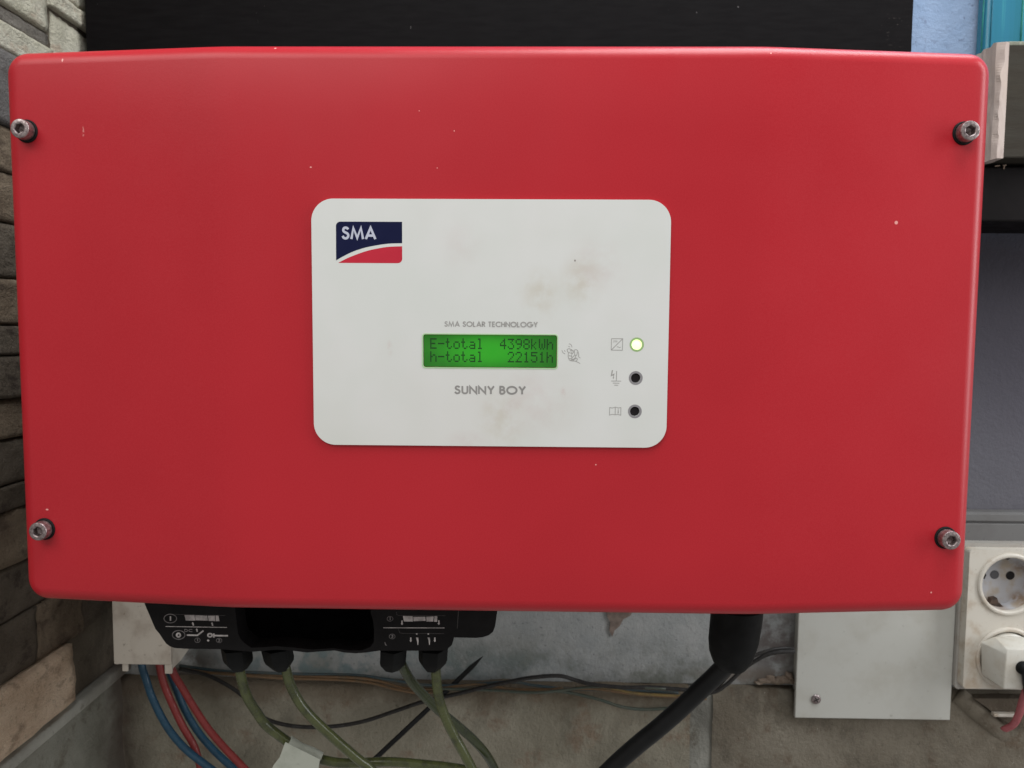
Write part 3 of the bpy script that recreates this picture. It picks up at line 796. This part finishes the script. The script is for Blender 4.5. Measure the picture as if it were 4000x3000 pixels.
# ---- black switch handle under the lid
YH = .034
out = [(563, 2330), (565, 2359), (607, 2457), (623, 2476), (636, 2496), (649, 2514), (664, 2525), (680, 2531), (720, 2534), (861, 2536), (920, 2541), (987, 2546), (1035, 2542), (1079, 2538), (1142, 2542), (1200, 2549), (1260, 2544), (1307, 2541), (1345, 2549), (1390, 2552),
       (1430, 2549), (1481, 2542), (1594, 2542), (1748, 2541), (1752, 2531), (1765, 2520), (1770, 2505), (1773, 2490), (1862, 2492), (1886, 2489), (1908, 2482), (1926, 2468), (1934, 2447), (1938, 2420), (1943, 2385), (1945, 2330)]
grip = [(917, 2345), (918, 2378), (924, 2430), (930, 2476), (940, 2496), (955, 2512), (981, 2530), (1020, 2529), (1079, 2524), (1150, 2530), (1220, 2538), (1300, 2532), (1360, 2541), (1414, 2541), (1447, 2527), (1460, 2509), (1461, 2460), (1457, 2424), (1448, 2395), (1446, 2345)]
bm = bmesh.new(); prism(bm, [xz(a_, b_, YH) for a_, b_ in out], [[xz(a_, b_, YH) for a_, b_ in grip]], YH, YH+.020)
me_es = [e for e in bm.edges if len(e.link_faces) == 2 and e.calc_face_angle(0) > 1.2 and all(abs(v.co.y-YH) < 1e-6 for v in e.verts)]
bmesh.ops.bevel(bm, geom=me_es, offset=.0009, segments=3, profile=.5, affect='EDGES')
hd = fin('switch_handle', bm, BLACKP, inv, auto=35)
bm = bmesh.new(); x0_, z0_ = xz(905, 2552, YH+.013); x1_, z1_ = xz(1470, 2340, YH+.013); 
prism(bm, [xz(a_, b_+(0 if b_ > 2380 else 0), YH+.012) for a_, b_ in grip], [], YH+.012, YH+.022); fin('grip_recess', bm, BLACKG, hd)
bm = bmesh.new(); a_, b_ = xz(1792, 2330, YH), xz(1794, 2491, YH); ribbon(bm, [xz(1791, 2385, YH), xz(1786, 2455, YH)], .0003, YH-.00005)
ribbon(bm, [xz(1549, 2390, YH), xz(1549, 2400, YH), xz(1556, 2404, YH), xz(1740, 2405, YH)], .0002, YH-.00005)
ribbon(bm, [xz(1556, 2457, YH), xz(1562, 2472, YH), xz(1575, 2474, YH), xz(1735, 2475, YH)], .0002, YH-.00005)
ink(bm); fin('moulded_line', bm, INKF, hd, norm=False); bm = bmesh.new()
ribbon(bm, [xz(682, 2398, YH), xz(690, 2400, YH), xz(880, 2404, YH)], .0002, YH-.00005)
ink(bm); fin('moulded_line', bm, INKF, hd, norm=False)
def ZA(p): return Z(p, 560, 2340, .31646, YH)
def ZB(p): return Z(p, 1260, 2340, .33454, YH)
y1 = YH-.00006
def fuse(bm, q, f):
    filledp = f(q); vs = [bm.verts.new((x, y1, z)) for x, z in filledp]; bm.faces.new(vs)
def arrow(bm, x, y, s, f, d=1, hw=14, L=45):
    p = f([(x, y), (x+hw, y+d*20), (x-hw, y+d*20)]); vs = [bm.verts.new((a_, y1-.00001, b_)) for a_, b_ in p]; bm.faces.new(vs)
    ribbon(bm, f([(x, y+d*15), (x+s, y+d*L)]), .0007, y1)
bm = bmesh.new()
for sgm in ([(508, 197), (632, 197), (640, 265), (525, 265)], [(640, 200), (788, 205), (798, 266), (645, 262)], [(796, 206), (885, 204), (888, 272), (806, 268)], [(892, 203), (928, 204), (940, 272), (896, 273)]): fuse(bm, sgm, ZA)
arrow(bm, 610, 282, 10, ZA); arrow(bm, 848, 284, 8, ZA)
ribbon(bm, ZA([(275, 338), (1032, 350)]), .00035, y1)
arrow(bm, 660, 360, 6, ZA)
ribbon(bm, ZA([(537, 445), (668, 447), (742, 390)]), .0008, y1); ribbon(bm, ZA([(872, 450), (1045, 453)]), .0008, y1)
ribbon(bm, ZA([(868, 425), (870, 475)]), .0009, y1-.00001)
ribbon(bm, ZA(arc(822, 446, 26, 20, 0, 360, 16)[:-1]), .0008, y1, True)
ribbon(bm, ZA(arc(434, 445, 22, 22, 0, 360, 16)[:-1]), .0009, y1, True)
ribbon(bm, ZA([(335, 212), (335, 268)]), .0007, y1); 
ribbon(bm, ZA([(800, 498), (800, 524)]), .0005, y1); ribbon(bm, ZA([(786, 511), (815, 511)]), .0005, y1-.00001)
ink(bm); fin('handle_print', bm, INKW, hd, norm=False); bm = bmesh.new()
for sgm in ([(938, 197), (1052, 200), (1056, 262), (950, 262)], [(1060, 207), (1200, 207), (1204, 254), (1062, 258)], [(1212, 205), (1298, 203), (1292, 262), (1214, 262)], [(1306, 200), (1340, 198), (1338, 264), (1302, 264)]): fuse(bm, sgm, ZB)
for ax, ay in ((928, 305), (1358, 303), (1030, 503), (1311, 503)): arrow(bm, ax, ay, 0, ZB, -1, 15, 55)
for cx_ in (1103, 1238):
    q = ZB([(cx_-12, 400), (cx_+8, 400), (cx_+4, 415), (cx_-10, 417)]); bm.faces.new([bm.verts.new((a_, y1, b_)) for a_, b_ in q])
    q = ZB([(cx_-12, 448), (cx_+14, 450), (cx_+18, 490), (cx_+14, 535), (cx_+6, 535), (cx_, 490)]); bm.faces.new([bm.verts.new((a_, y1, b_)) for a_, b_ in q])
ribbon(bm, ZB([(710, 335), (1424, 337)]), .0004, y1)
ink(bm); fin('handle_print', bm, INKW, hd, norm=False)
INKM = simple('dim_print', (.16, .15, .15, 1), .6, .25, 300)
bm = bmesh.new()
ribbon(bm, ZA(arc(333, 240, 78, 54, 0, 360, 28)[:-1]), .0004, y1, True); ribbon(bm, ZA(arc(436, 442, 78, 54, 0, 360, 28)[:-1]), .0004, y1, True)
a_, b_ = ZA([(508, 398), (608, 405)]); text(bm, 'DC', a_[0], b_[0], a_[1]-.0003, .0015, .0003, y1, .3)
for side_ in (0, 1):
    for cx_, cyy, f_ in (((668, 508, ZA), (936, 510, ZA)), ((788, 230, ZB), (813, 437, ZB)))[side_]:
        ribbon(bm, f_(arc(cx_, cyy, 34, 28, 0, 360, 20)[:-1]), .00022, y1, True)
    if side_ == 0: ribbon(bm, ZA([(662, 500), (670, 494), (670, 522)]), .0004, y1)
    else: ribbon(bm, ZB([(782, 222), (790, 214), (790, 246)]), .0005, y1); ribbon(bm, ZB([(728, 505), (735, 535), (750, 540)]), .0004, y1)
    f_, cx_, cyy = ((ZA, 936, 510), (ZB, 815, 437))[side_]
    ribbon(bm, f_([(cx_-9, cyy-8), (cx_, cyy-15), (cx_+9, cyy-7), (cx_-9, cyy+14), (cx_+11, cyy+14)]), .0004, y1)
    ink(bm); fin('handle_lettering', bm, INKM, hd, norm=False)
    if side_ == 0: bm = bmesh.new()

# ============================================================ CABLES
YG = .050
def gland(bm, top, bot, wt, Yc=YG, seg=6, rot=.3):
    """short faceted cable nut tapering to the cable"""
    a, b = at(*top, Yc), at(*bot, Yc); ax = (b-a); r = wt*.5
    prof = [(-.12, r*1.02), (.45, r*1.0), (.62, r*.93), (.98, r*.50), (1.0, r*.44)]
    rings = []
    for t, rr in prof:
        c = a+ax*t; rings.append([bm.verts.new(c+Vector((math.cos(rot+2*math.pi*k/12)*rr*(1 if k % 2 == 0 else .93), math.sin(rot+2*math.pi*k/12)*rr*(1 if k % 2 == 0 else .93), 0))) for k in range(0, 12, 2)])
    for p, q in zip(rings, rings[1:]):
        for k in range(6): bm.faces.new((p[k], p[(k+1) % 6], q[(k+1) % 6], q[k]))
    bm.faces.new(rings[0]); bm.faces.new(rings[-1])
def P3(pts, Y0, Y1): return [at(px, py, Y0+(Y1-Y0)*i/(len(pts)-1)) for i, (px, py) in enumerate(pts)]
CG = 'olive green cables hanging from the black switch handle'
cabs = [
 ('olive green cable with white tape flag, leftmost of the four under the handle', (924, 2538), (936, 2616), [(934, 2600), (947, 2666), (968, 2727), (1002, 2781), (1042, 2835), (1117, 2893), (1180, 2942), (1252, 2966), (1347, 2981), (1517, 2976), (1652, 2986), (1800, 3004), (1950, 3040)], .05, .085, GREENC),
 ('shiny olive green cable, second from the left under the black handle', (1082, 2538), (1100, 2616), [(1114, 2600), (1131, 2666), (1164, 2734), (1205, 2788), (1259, 2842), (1334, 2910), (1402, 2968), (1436, 2992), (1500, 3060)], .05, .062, GREENC),
 ('darker green cable swinging right behind its neighbour, third under the handle', (1537, 2540), (1532, 2617), [(1566, 2590), (1605, 2659), (1653, 2714), (1714, 2775), (1788, 2836), (1849, 2890), (1897, 2944), (1930, 3000), (1960, 3070)], .05, .105, GREEND),
 ('olive green cable crossing in front, rightmost of the four under the handle', (1692, 2540), (1689, 2617), [(1701, 2600), (1707, 2680), (1720, 2747), (1748, 2822), (1775, 2876), (1809, 2937), (1842, 3000), (1880, 3080)], .05, .055, GREENC)]
for i, (lb, t_, b_, path, ya, yb_, m_) in enumerate(cabs):
    p = at(*t_, YG); o = thing('green_cable', lb, 'cable', p, CG)
    bm = bmesh.new(); gland(bm, t_, b_, .0156, YG, rot=.2+.25*i); fin('gland', bm, RUBBER, o, auto=25)
    bm = bmesh.new(); tube(bm, P3(path, ya, yb_), .00262, 16, 8); fin('sheath', bm, m_, o, smooth=True)
    if i == 0:
        Yt = .0605; q = [(1122, 2886), (1256, 2953), (1236, 3080), (1040, 3060), (1076, 2976), (1100, 2945)]
        bm = bmesh.new(); prism(bm, [xz(a_, c_, Yt) for a_, c_ in q], [], Yt-.0034, Yt-.0031)
        a1, a2 = at(1126, 2897, .0650), at(1250, 2961, .0690)
        tube(bm, [a1, a1.lerp(a2, .35)+Vector((0, 0, -.0008)), a1.lerp(a2, .7), a2], .0034, 16, 4)
        fin('tape_flag', bm, TAPE, o, auto=40)
o = thing('mains_cable', 'thick black cable with moulded connector leaving the inverter at lower right', 'cable', at(2876, 2400, .05))
bm = bmesh.new()
a, b = at(2880, 2370, .055), at(2858, 2608, .055)
rings = []
for t, rr, sx_ in ((0, .0135, 0), (.25, .0134, 0), (.55, .0130, -.0004), (.75, .0118, -.0006), (.90, .0098, -.0004), (1., .0072, 0), (1.01, .004, 0)):
    c = a.lerp(b, t)+Vector((sx_, 0, 0)); rings.append([bm.verts.new(c+Vector((math.cos(2*math.pi*k/28)*rr, math.sin(2*math.pi*k/28)*rr, 0))) for k in range(28)])
for p, q in zip(rings, rings[1:]):
    for k in range(28): bm.faces.new((p[k], p[(k+1) % 28], q[(k+1) % 28], q[k]))
bm.faces.new(rings[0]); bm.faces.new(rings[-1])
fin('connector', bm, RUBBER, o, auto=40)
bm = bmesh.new(); tube(bm, P3([(2868, 2520), (2838, 2590), (2796, 2638), (2734, 2696), (2658, 2768), (2576, 2840), (2488, 2912), (2400, 2990), (2300, 3090)], .055, .085), .0050, 22, 8); fin('sheath', bm, CABLEB, o, smooth=True)

# duct with blue and red cables
YD = .17
dx0, dx1 = at(441, 2480, YD).x, at(668, 2560, YD).x; dz0 = at(550, 2596, YD).z; yb_ = WALL-.001
du = thing('cable_duct', 'grubby white plastic cable duct ending below the inverter at left', 'duct', ((dx0+dx1)/2, .25, dz0))
t = .0018
bm = bmesh.new(); box(bm, (dx0, YD, dz0), (dx1-.0002, YD+t, .02), .0004, 1); fin('cover', bm, DUCT, du)
bm = bmesh.new(); zlow = dz0-.0045
prism(bm, [(dx0, .10), (dx0, dz0), (dx0+.0008, zlow)], [], 0, 0) if False else None
def side(xa, xb_, fin_name, cut):
    bm = bmesh.new()
    prof = [(YD+t+.0002, .02), (YD+t+.0002, dz0-cut), (YD+t+.014, dz0-cut*.9), (YD+.045, dz0+.004), (yb_, dz0+.006), (yb_, .02)]
    A = [bm.verts.new((xa, y, z)) for y, z in prof]; B = [bm.verts.new((xb_, y, z)) for y, z in prof]
    bm.faces.new(A); bm.faces.new(B)
    for i in range(len(prof)): j = (i+1) % len(prof); bm.faces.new((A[i], A[j], B[j], B[i]))
    fin(fin_name, bm, DUCT, du)
side(dx0+.0003, dx0+t, 'side', .001); side(dx1-t, dx1, 'side', .0035)
bm = bmesh.new(); box(bm, (dx0+t, yb_-.0018, dz0+.006), (dx1-t, yb_, .02)); fin('back', bm, DUCT, du)
a, b = at(470, 2600, YD), at(492, 2629, YD)
bm = bmesh.new(); box(bm, (a.x, YD+.0022, b.z), (b.x, YD+.0040, dz0+.01), .0003, 1); fin('tab', bm, DUCT, du)
a, b = at(641, 2600, YD), at(669, 2634, YD)
bm = bmesh.new(); box(bm, (a.x, YD+.0005, b.z), (b.x+.0002, YD+.0023, dz0+.0002), .0003, 1); fin('tab', bm, DUCT, du)
for lb, path, ya, yz, m_, nm, gp in (
 ('blue cable outermost on the left, curving out of the white duct', [(548, 2540), (555, 2605), (569, 2649), (593, 2721), (632, 2803), (675, 2870), (733, 2933), (810, 2993), (900, 3060)], .20, .19, BLUEC, 'blue_cable', 'blue cables from the duct'),
 ('red cable next to the outer blue one, under the duct corner', [(612, 2540), (624, 2605), (641, 2673), (675, 2755), (714, 2837), (758, 2914), (781, 2991), (795, 3070)], .20, .20, REDC, 'red_cable', 'red cables from the duct'),
 ('blue cable running between the two red cables, mostly behind them', [(640, 2540), (662, 2620), (688, 2690), (722, 2772), (772, 2856), (830, 2925), (892, 2984), (980, 3060)], .215, .205, BLUEC, 'blue_cable', 'blue cables from the duct'),
 ('red cable outermost on the right of the bundle below the duct', [(650, 2540), (676, 2625), (714, 2690), (757, 2762), (810, 2842), (868, 2911), (920, 2966), (1000, 3050)], .205, .195, REDC, 'red_cable', 'red cables from the duct')):
    bm = bmesh.new(); tube(bm, P3(path, ya, yz), .00265, 16, 8)
    tag(fin(nm, bm, m_, None, smooth=True), lb, 'cable', gp)

# thin wires along the ledge
YW = .262
wires = [
 ('thin brown wire along the top of the plinth, straightest of the bundle', [(700, 2610), (825, 2629), (975, 2640), (1110, 2650), (1314, 2655), (1449, 2668), (1551, 2694), (1653, 2708), (1788, 2692), (1992, 2702), (2106, 2701), (2300, 2690), (2480, 2712), (2640, 2722), (2760, 2730)], .0011, WBROWN, 0),
 ('second brown wire lying just above the first on the plinth edge', [(760, 2628), (975, 2632), (1178, 2642), (1381, 2647), (1483, 2662), (1585, 2689), (1686, 2692), (1856, 2674), (1992, 2690), (2100, 2694), (2200, 2688)], .0011, WBROWN, .002),
 ('dusty blue wire at the foot of the blue plaster', [(700, 2600), (840, 2618), (975, 2626), (1178, 2633), (1381, 2637), (1517, 2654), (1653, 2675), (1788, 2677), (1992, 2664), (2080, 2676), (2200, 2690), (2340, 2694), (2500, 2700), (2650, 2706)], .0012, WBLUE, .003),
 ('dark wire sagging in a long loop below the plinth edge', [(700, 2612), (798, 2634), (866, 2664), (934, 2707), (988, 2761), (1042, 2809), (1144, 2836), (1280, 2839), (1415, 2819), (1551, 2775), (1653, 2741), (1788, 2710), (1900, 2682), (1988, 2663), (2076, 2647), (2182, 2640), (2253, 2658), (2311, 2673), (2429, 2685), (2546, 2685), (2682, 2695), (2781, 2705), (2840, 2672), (2911, 2608), (2987, 2562), (3046, 2547), (3104, 2544)], .0016, WDARK, -.004),
 ('black wire arching up behind the thick cable to the white cover', [(2700, 2706), (2790, 2690), (2870, 2610), (2946, 2562), (3017, 2538), (3070, 2533), (3104, 2536)], .0015, WDARK, -.002),
 ('grey green wire dipping below the bundle near the thick black cable', [(2150, 2698), (2229, 2706), (2341, 2733), (2429, 2761), (2517, 2771), (2617, 2766), (2700, 2760)], .0013, WGREEN, -.001),
 ('ochre wire in the middle of the bundle, left of the thick cable', [(2250, 2686), (2370, 2692), (2488, 2708), (2605, 2716), (2700, 2722)], .0011, WYEL, .001),
 ('dark green wire lowest along the plinth edge in the centre', [(1700, 2690), (1900, 2696), (2018, 2703), (2106, 2705), (2194, 2697), (2300, 2684), (2429, 2682), (2600, 2690)], .0011, WGREEN, -.003)]
for lb, path, r, m_, dy in wires:
    bm = bmesh.new(); tube(bm, [at(px, py, YW+dy+.0012*math.sin(i*1.7)) for i, (px, py) in enumerate(path)], r, 10, 7)
    tag(fin('thin_wire', bm, m_, None, smooth=True), lb, 'wire', 'thin wires along the plinth')
bm = bmesh.new(); tube(bm, [at(1400, 3025, .245), at(1680, 2762, .255), at(1790, 2656, .268), at(1887, 2563, .262)], .0021, 8, 6, rf=lambda t_: 1 if t_ < .86 else max(.12, 1-(t_-.86)/.14*.9), flatk=.6)
tag(fin('black_stick', bm, CABLEB, None, auto=40), 'thin black pointed stick slanting behind the green cables', 'stick')

# white cover plate
YC = .262
a, b = at(3106, 2300, YC), at(3722, 2300, YC); zb = at(3410, 2809, YC).z
bx = thing('junction_box', 'white rectangular junction box cover with one screw, below the inverter at right', 'junction box', ((a.x+b.x)/2, WALL-.01, zb))
xa, xb_ = (at(3105, 2803, YC).x, at(3722, 2600, YC).x)
bm = bmesh.new(); box(bm, (xa, YC, zb), (xb_, YC+.0035, zb+.115), .0006, 2); fin('cover', bm, BOXW, bx)
bm = bmesh.new(); box(bm, (xa+.004, YC+.0036, zb+.003), (xb_-.002, WALL-.0005, zb+.112)); fin('box_body', bm, BOXW, bx)
c = xz(3187, 2731, YC)
bm = bmesh.new(); lathe(bm, [(.0040, YC-.0003), (.0038, YC-.0009), (.0030, YC-.0013), (0, YC-.0015)], c, 30); sc_ = fin('screw', bm, STEEL, bx, smooth=True)
bm = bmesh.new()
for an in (.5, .5+math.pi/2):
    d = Vector((math.cos(an), math.sin(an)))*.0024; ribbon(bm, [(c[0]-d.x, c[1]-d.y), (c[0]+d.x, c[1]+d.y)], .0008, YC-.00155-.00002*(an > 1))
ink(bm); fin('cross_slot', bm, HOLE, sc_, norm=False)

# ============================================================ right side: sockets, trunking, beam
YS = .250
sx_l = at(3790, 2160, YS).x*.5+at(3760, 2680, YS).x*.5; szt = at(3850, 2148, YS).z; szb = at(3850, 2691, YS).z
sxr = sx_l+(.082)
so = thing('wall_socket', 'grubby white double socket with empty upper outlet, right of the inverter', 'socket', ((sx_l+sxr)/2, WALL, szb))
cu, cl_ = xz(3942, 2283, YS), xz(3934, 2570, YS)
bm = bmesh.new(); prism(bm, rrect(sx_l-.0015, sxr+.002, szb-.0045, szt+.003, .003, 5), [circ(cu[0], cu[1], .0245, 48), circ(cl_[0], cl_[1], .0245, 48)], YS+.0085, WALL-.0005); fin('back_box', bm, mat_grubby('aged_grey_pvc', (.36, .34, .31, 1), (.22, .17, .13, 1), .5, 50, .5), so)
cu, cl_ = xz(3942, 2283, YS), xz(3934, 2570, YS)
RI, RO = .0218, .0253
bm = bmesh.new(); prism(bm, rrect(sx_l, sxr, szb, szt, .003, 5), [circ(cu[0], cu[1], RI, 48), circ(cl_[0], cl_[1], RI, 48)], YS, YS+.0083)
es = [e for e in bm.edges if len(e.link_faces) == 2 and e.calc_face_angle(0) > 1.2 and all(abs(v.co.y-YS) < 1e-6 for v in e.verts)]
bmesh.ops.bevel(bm, geom=es, offset=.0010, segments=3, profile=.5, affect='EDGES'); fin('frame', bm, SOCK, so, auto=35)
for c in (cu, cl_):
    bm = bmesh.new(); lathe(bm, [(RO, YS+.0004), (RO-.0003, YS-.0012), (RO-.0012, YS-.0018), (RI+.0010, YS-.0018), (RI, YS-.0010), (RI-.0001, YS+.002)], c, 56); fin('outlet_rim', bm, SOCK, so, auto=30)
    bm = bmesh.new(); lathe(bm, [(RI-.0002, YS+.0021), (RI-.0003, YS+.012), (RI-.0006, YS+.0135), (0, YS+.0135)], c, 56)
    w_ = fin('outlet_well', bm, SOCKIN, so, auto=30)
    if c is cu:
        yf = YS+.0134
        for k, (px, py) in enumerate(((3885, 2245), (3946, 2248))):
            q = xz(px, py, yf); bm = bmesh.new(); lathe(bm, [(.0036, yf-.0001), (.0032, yf-.0004), (.0031, yf-.00042), (0, yf-.00044)], q, 26)
            fin('pin_hole', bm, HOLE if k else simple('grey_plugged_hole', (.09, .09, .10, 1), .5), w_, smooth=False)
        for poly, nm in (([(3846, 2225), (3834, 2235), (3830, 2256), (3846, 2262), (3852, 2245)], 'guide_notch'), ([(3910, 2167), (3948, 2168), (3955, 2176), (3936, 2187), (3920, 2180)], 'guide_notch')):
            bm = bmesh.new(); prism(bm, [xz(a_, b_, yf-.002) for a_, b_ in poly], [], yf-.0022, yf-.0002); fin(nm, bm, HOLE, w_)
        bm = bmesh.new(); prism(bm, [xz(a_, b_, yf-.004) for a_, b_ in [(3872, 2337), (3892, 2334), (3897, 2350), (3925, 2375), (3932, 2392), (3915, 2390), (3885, 2368), (3864, 2358)]], [], yf-.005, yf-.0002)
        fin('earth_clip', bm, simple('rusty_clip', (.05, .03, .02, 1), .6, .5, 300), w_)
# plug
YP = YS-.004
pg = thing('plug', 'white round plug pushed into the lower outlet of the double socket', 'plug', (cl_[0], YS, cl_[1]))
pc = xz(3934, 2570, YP)
bm = bmesh.new(); lathe(bm, [(RI-.0012, YS+.010), (RI-.0012, YP+.0008), (RI-.0022, YP), (0, YP-.0002)], cl_, 56); fin('plug_body', bm, PLUGW, pg, auto=30)
YQ = YP-.021
f0, f1 = xz(3931, 2536, YQ), xz(3925, 2692, YQ); b0 = xz(3864, 2490, YP-.0004)
hw = .0095
bm = bmesh.new(); fx1 = f0[0]+.026; fr = [(f0[0], f0[1]), (fx1, f0[1]), (fx1, f1[1]), (f0[0]-.0003, f1[1])]
bk_ = [(b0[0]-.0065, b0[1]-.004), (b0[0]+.004, b0[1]+.001), (b0[0]+.030, b0[1]+.001), (b0[0]+.034, b0[1]-.004), (b0[0]+.034, f1[1]-.002), (b0[0]-.0045, f1[1]+.002)]
fr = [(f0[0], f0[1]-.004), (f0[0]+.0004, f0[1]), (fx1-.001, f0[1]), (fx1, f0[1]-.003), (fx1, f1[1]), (f0[0]-.0003, f1[1])]
A = [bm.verts.new((x, YQ, z)) for x, z in fr]; B = [bm.verts.new((x, YP-.0003, z)) for x, z in bk_]
bm.faces.new(A); bm.faces.new(B)
for i in range(6): j = (i+1) % 6; bm.faces.new((A[i], A[j], B[j], B[i]))
bmesh.ops.recalc_face_normals(bm, faces=bm.faces)
bmesh.ops.bevel(bm, geom=[e for e in bm.edges if e.calc_face_angle(0) > .5], offset=.0008, segments=2, profile=.5, affect='EDGES')
fin('plug_grip', bm, PLUGW, pg, auto=40)
bm = bmesh.new(); cc = xz(4000, 2612, YQ-.002); lathe(bm, [(.0052, YQ+.001), (.0050, YQ-.0035), (.0035, YQ-.0055), (0, YQ-.006)], cc, 30); fin('cord_collar', bm, RUBBER, pg, smooth=True)
bm = bmesh.new(); tube(bm, [at(4000, 2612, YQ-.003), at(4008, 2640, YQ-.004), at(4016, 2700, YQ-.002), at(4024, 2800, YQ), at(4030, 3050, YQ)], .0030, 14, 6); fin('cord', bm, CABLEB, pg, smooth=True)
bm = bmesh.new(); tube(bm, P3([(4060, 2560), (4025, 2650), (3998, 2730), (3980, 2790), (3958, 2830), (3922, 2850)], .23, .262), .0034, 14, 8, flatk=.55)
tag(fin('red_cable', bm, PINKC, None, smooth=True), 'faded red cord ending below the socket at the right edge', 'cord')
bm = bmesh.new(); tube(bm, [at(3740, 2712, WALL-.009), at(3800, 2765, WALL-.0105), at(3870, 2825, WALL-.0105), at(3930, 2878, WALL-.008)], .0075, 16, 6, flatk=.45)
tag(fin('plastered_conduit', bm, CONC_R, None, smooth=True), 'plaster covered conduit slanting down under the double socket', 'conduit')
bm = bmesh.new(); prism(bm, [xz(a_, b_, WALL-.0135) for a_, b_ in [(3800, 2725), (4060, 2725), (4060, 2840), (3960, 2835), (3900, 2800), (3850, 2760)]], [], WALL-.0152, WALL-.006)
tag(fin('wall_recess', bm, MORTAR, None), 'dark rough patch of broken wall beneath the double socket', 'wall patch')
bm = bmesh.new(); a_, b_ = at(3878, 2785, WALL-.018), at(3968, 2798, WALL-.018); box(bm, (a_.x, WALL-.0200, b_.z), (b_.x, WALL-.0154, a_.z), .0004, 1)
tag(fin('plastic_clip', bm, SOCK, None), 'small white plastic sliver beside the red cord', 'clip')

# horizontal trunking above the socket
YT = .266
tk = thing('cable_trunking', 'grey plastic trunking running along the wall above the double socket', 'trunking', (.4, WALL, at(3900, 2100, YT).z))
zt, zg, zg2, zb_ = at(3900, 2004, YT).z, at(3900, 2037, YT).z, at(3900, 2046, YT).z, at(3900, 2150, YT).z
xs_, xe_ = at(3520, 2050, YT).x, .9
bm = bmesh.new(); box(bm, (xs_, YT+.0022, zb_), (xe_, WALL-.0005, zt), .0012); fin('base', bm, TRUNK, tk)
bm = bmesh.new(); box(bm, (xs_, YT, zg), (xe_, YT+.0020, zt-.0008), .0006); box(bm, (xs_, YT, zb_+.0005), (xe_, YT+.0020, zg2), .0006); fin('cover_strip', bm, TRUNK, tk)

# timber beam, black bar, teal container
YB = .20
bz1, bz0, bxl = at(3893, 168, YB).z, at(3893, 616, YB).z, at(3892, 400, YB).x
be = thing('timber_beam', 'thick dark grey timber with a pale splintered sawn end beside the inverter corner', 'timber', (bxl+.1, WALL, bz0))
bm = bmesh.new(); box(bm, (bxl+.0022, YB, bz0), (.85, WALL-.0005, bz1), .0012, 2); 
fin('plank', bm, TIMBER, be)
# splintered end face: a ragged sheet of fibres with real thickness
bm = bmesh.new(); ny, nz = 22, 46; gr = []; gb = []
for j in range(nz+1):
    row = []; rb = []
    for i in range(ny+1):
        y = YB-.0006+(WALL-.001-YB)*i/ny; v = j/nz
        z = bz0-.0006+(bz1-bz0+.0012)*v
        rag = .0016*noise.noise(Vector((i*.9, v*3, 1)))+.0004*noise.noise(Vector((i*3.3, v*7, 4)))
        if j == nz: z += .0018*abs(noise.noise(Vector((i*1.3, 5, 0))))+.0006*((i*7) % 3)
        if j == 0: z -= .0012*abs(noise.noise(Vector((i*.8, 9, 0))))
        x = bxl+rag*.45
        if i == 0: x += .0016+.0013*noise.noise(Vector((v*9, 2, 7)))+.0004*noise.noise(Vector((v*19, 1, 1)))+.0026*max(0., v-.72)/.28; y -= .0004
        row.append(bm.verts.new((x, y, z))); rb.append(bm.verts.new((bxl+.0062, y+.00, z-(.0006 if j == nz else 0))))
    gr.append(row); gb.append(rb)
for g_ in (gr, gb):
    for a_, b_ in zip(g_, g_[1:]):
        for i in range(ny): bm.faces.new((a_[i], a_[i+1], b_[i+1], b_[i]))
def bdry(g_): return g_[0]+[r[-1] for r in g_[1:]]+g_[-1][-2::-1]+[r[0] for r in g_[-2:0:-1]]
A, B = bdry(gr), bdry(gb)
for i in range(len(A)): j = (i+1) % len(A); bm.faces.new((A[i], A[j], B[j], B[i]))
fin('sawn_end', bm, ENDG, be, smooth=False)
bm = bmesh.new(); box(bm, (bxl+.006, YB-.0002, bz1-.0016), (.85, YB+.02, bz1+.0012), .0005); fin('top_lip', bm, simple('dusty_edge', (.26, .27, .21, 1), .85, .3, 200, bump=.5), be)
kz0 = at(3900, 866, .215).z
kb = thing('black_bar', 'black steel bar fixed directly under the grey timber, right of the inverter', 'bar', (bxl+.1, WALL, kz0))
bm = bmesh.new(); box(bm, (bxl-.030, .215, kz0), (.85, WALL-.0006, bz0-.0025), .0015); fin('bar_body', bm, BLKST, kb)
bm = bmesh.new()
for q in ([(3886, 647), (3905, 645), (3907, 649), (3888, 651)], [(3917, 644), (3932, 643), (3930, 647), (3925, 649), (3923, 661), (3919, 660), (3920, 650)]): prism(bm, [xz(a_, b_, .2147) for a_, b_ in q], [], .2145, .2152)
fin('plaster_fleck', bm, CHIP, kb)

YX = .262
tx0 = at(3812, 100, .2750).x; tcn = thing('plastic_container', 'teal blue plastic container standing on the timber in the top right corner', 'container', (tx0+.06, .25, bz1))
def rr_col(bm, x0, x1, y0, y1, z0, z1, r, wall=None):
    pts = rrect(x0, x1, y0, y1, r, 10); A = [bm.verts.new((x, y, z0)) for x, y in pts]; B = [bm.verts.new((x, y, z1)) for x, y in pts]
    for i in range(len(A)): j = (i+1) % len(A); bm.faces.new((A[i], A[j], B[j], B[i]))
    bm.faces.new(A); bm.faces.new(B)
bm = bmesh.new(); rr_col(bm, tx0, tx0+.13, YX, YX+.0145, bz1+.0015, bz1+.16, .0045); fin('container_body', bm, TEAL, tcn, auto=50)
for px, wd_, m_ in ((3843, .0005, TEALG), (3873, .0005, TEAL), (3992, .0007, TEALG)):
    x = at(px, 60, YX).x; bm = bmesh.new(); tube(bm, [Vector((x, YX+(.0012 if px < 3860 else 0), bz1+.002)), Vector((x+.0003, YX+(.001 if px < 3860 else 0), bz1+.158))], wd_, 10, 1); fin('rib', bm, m_, tcn, smooth=True)
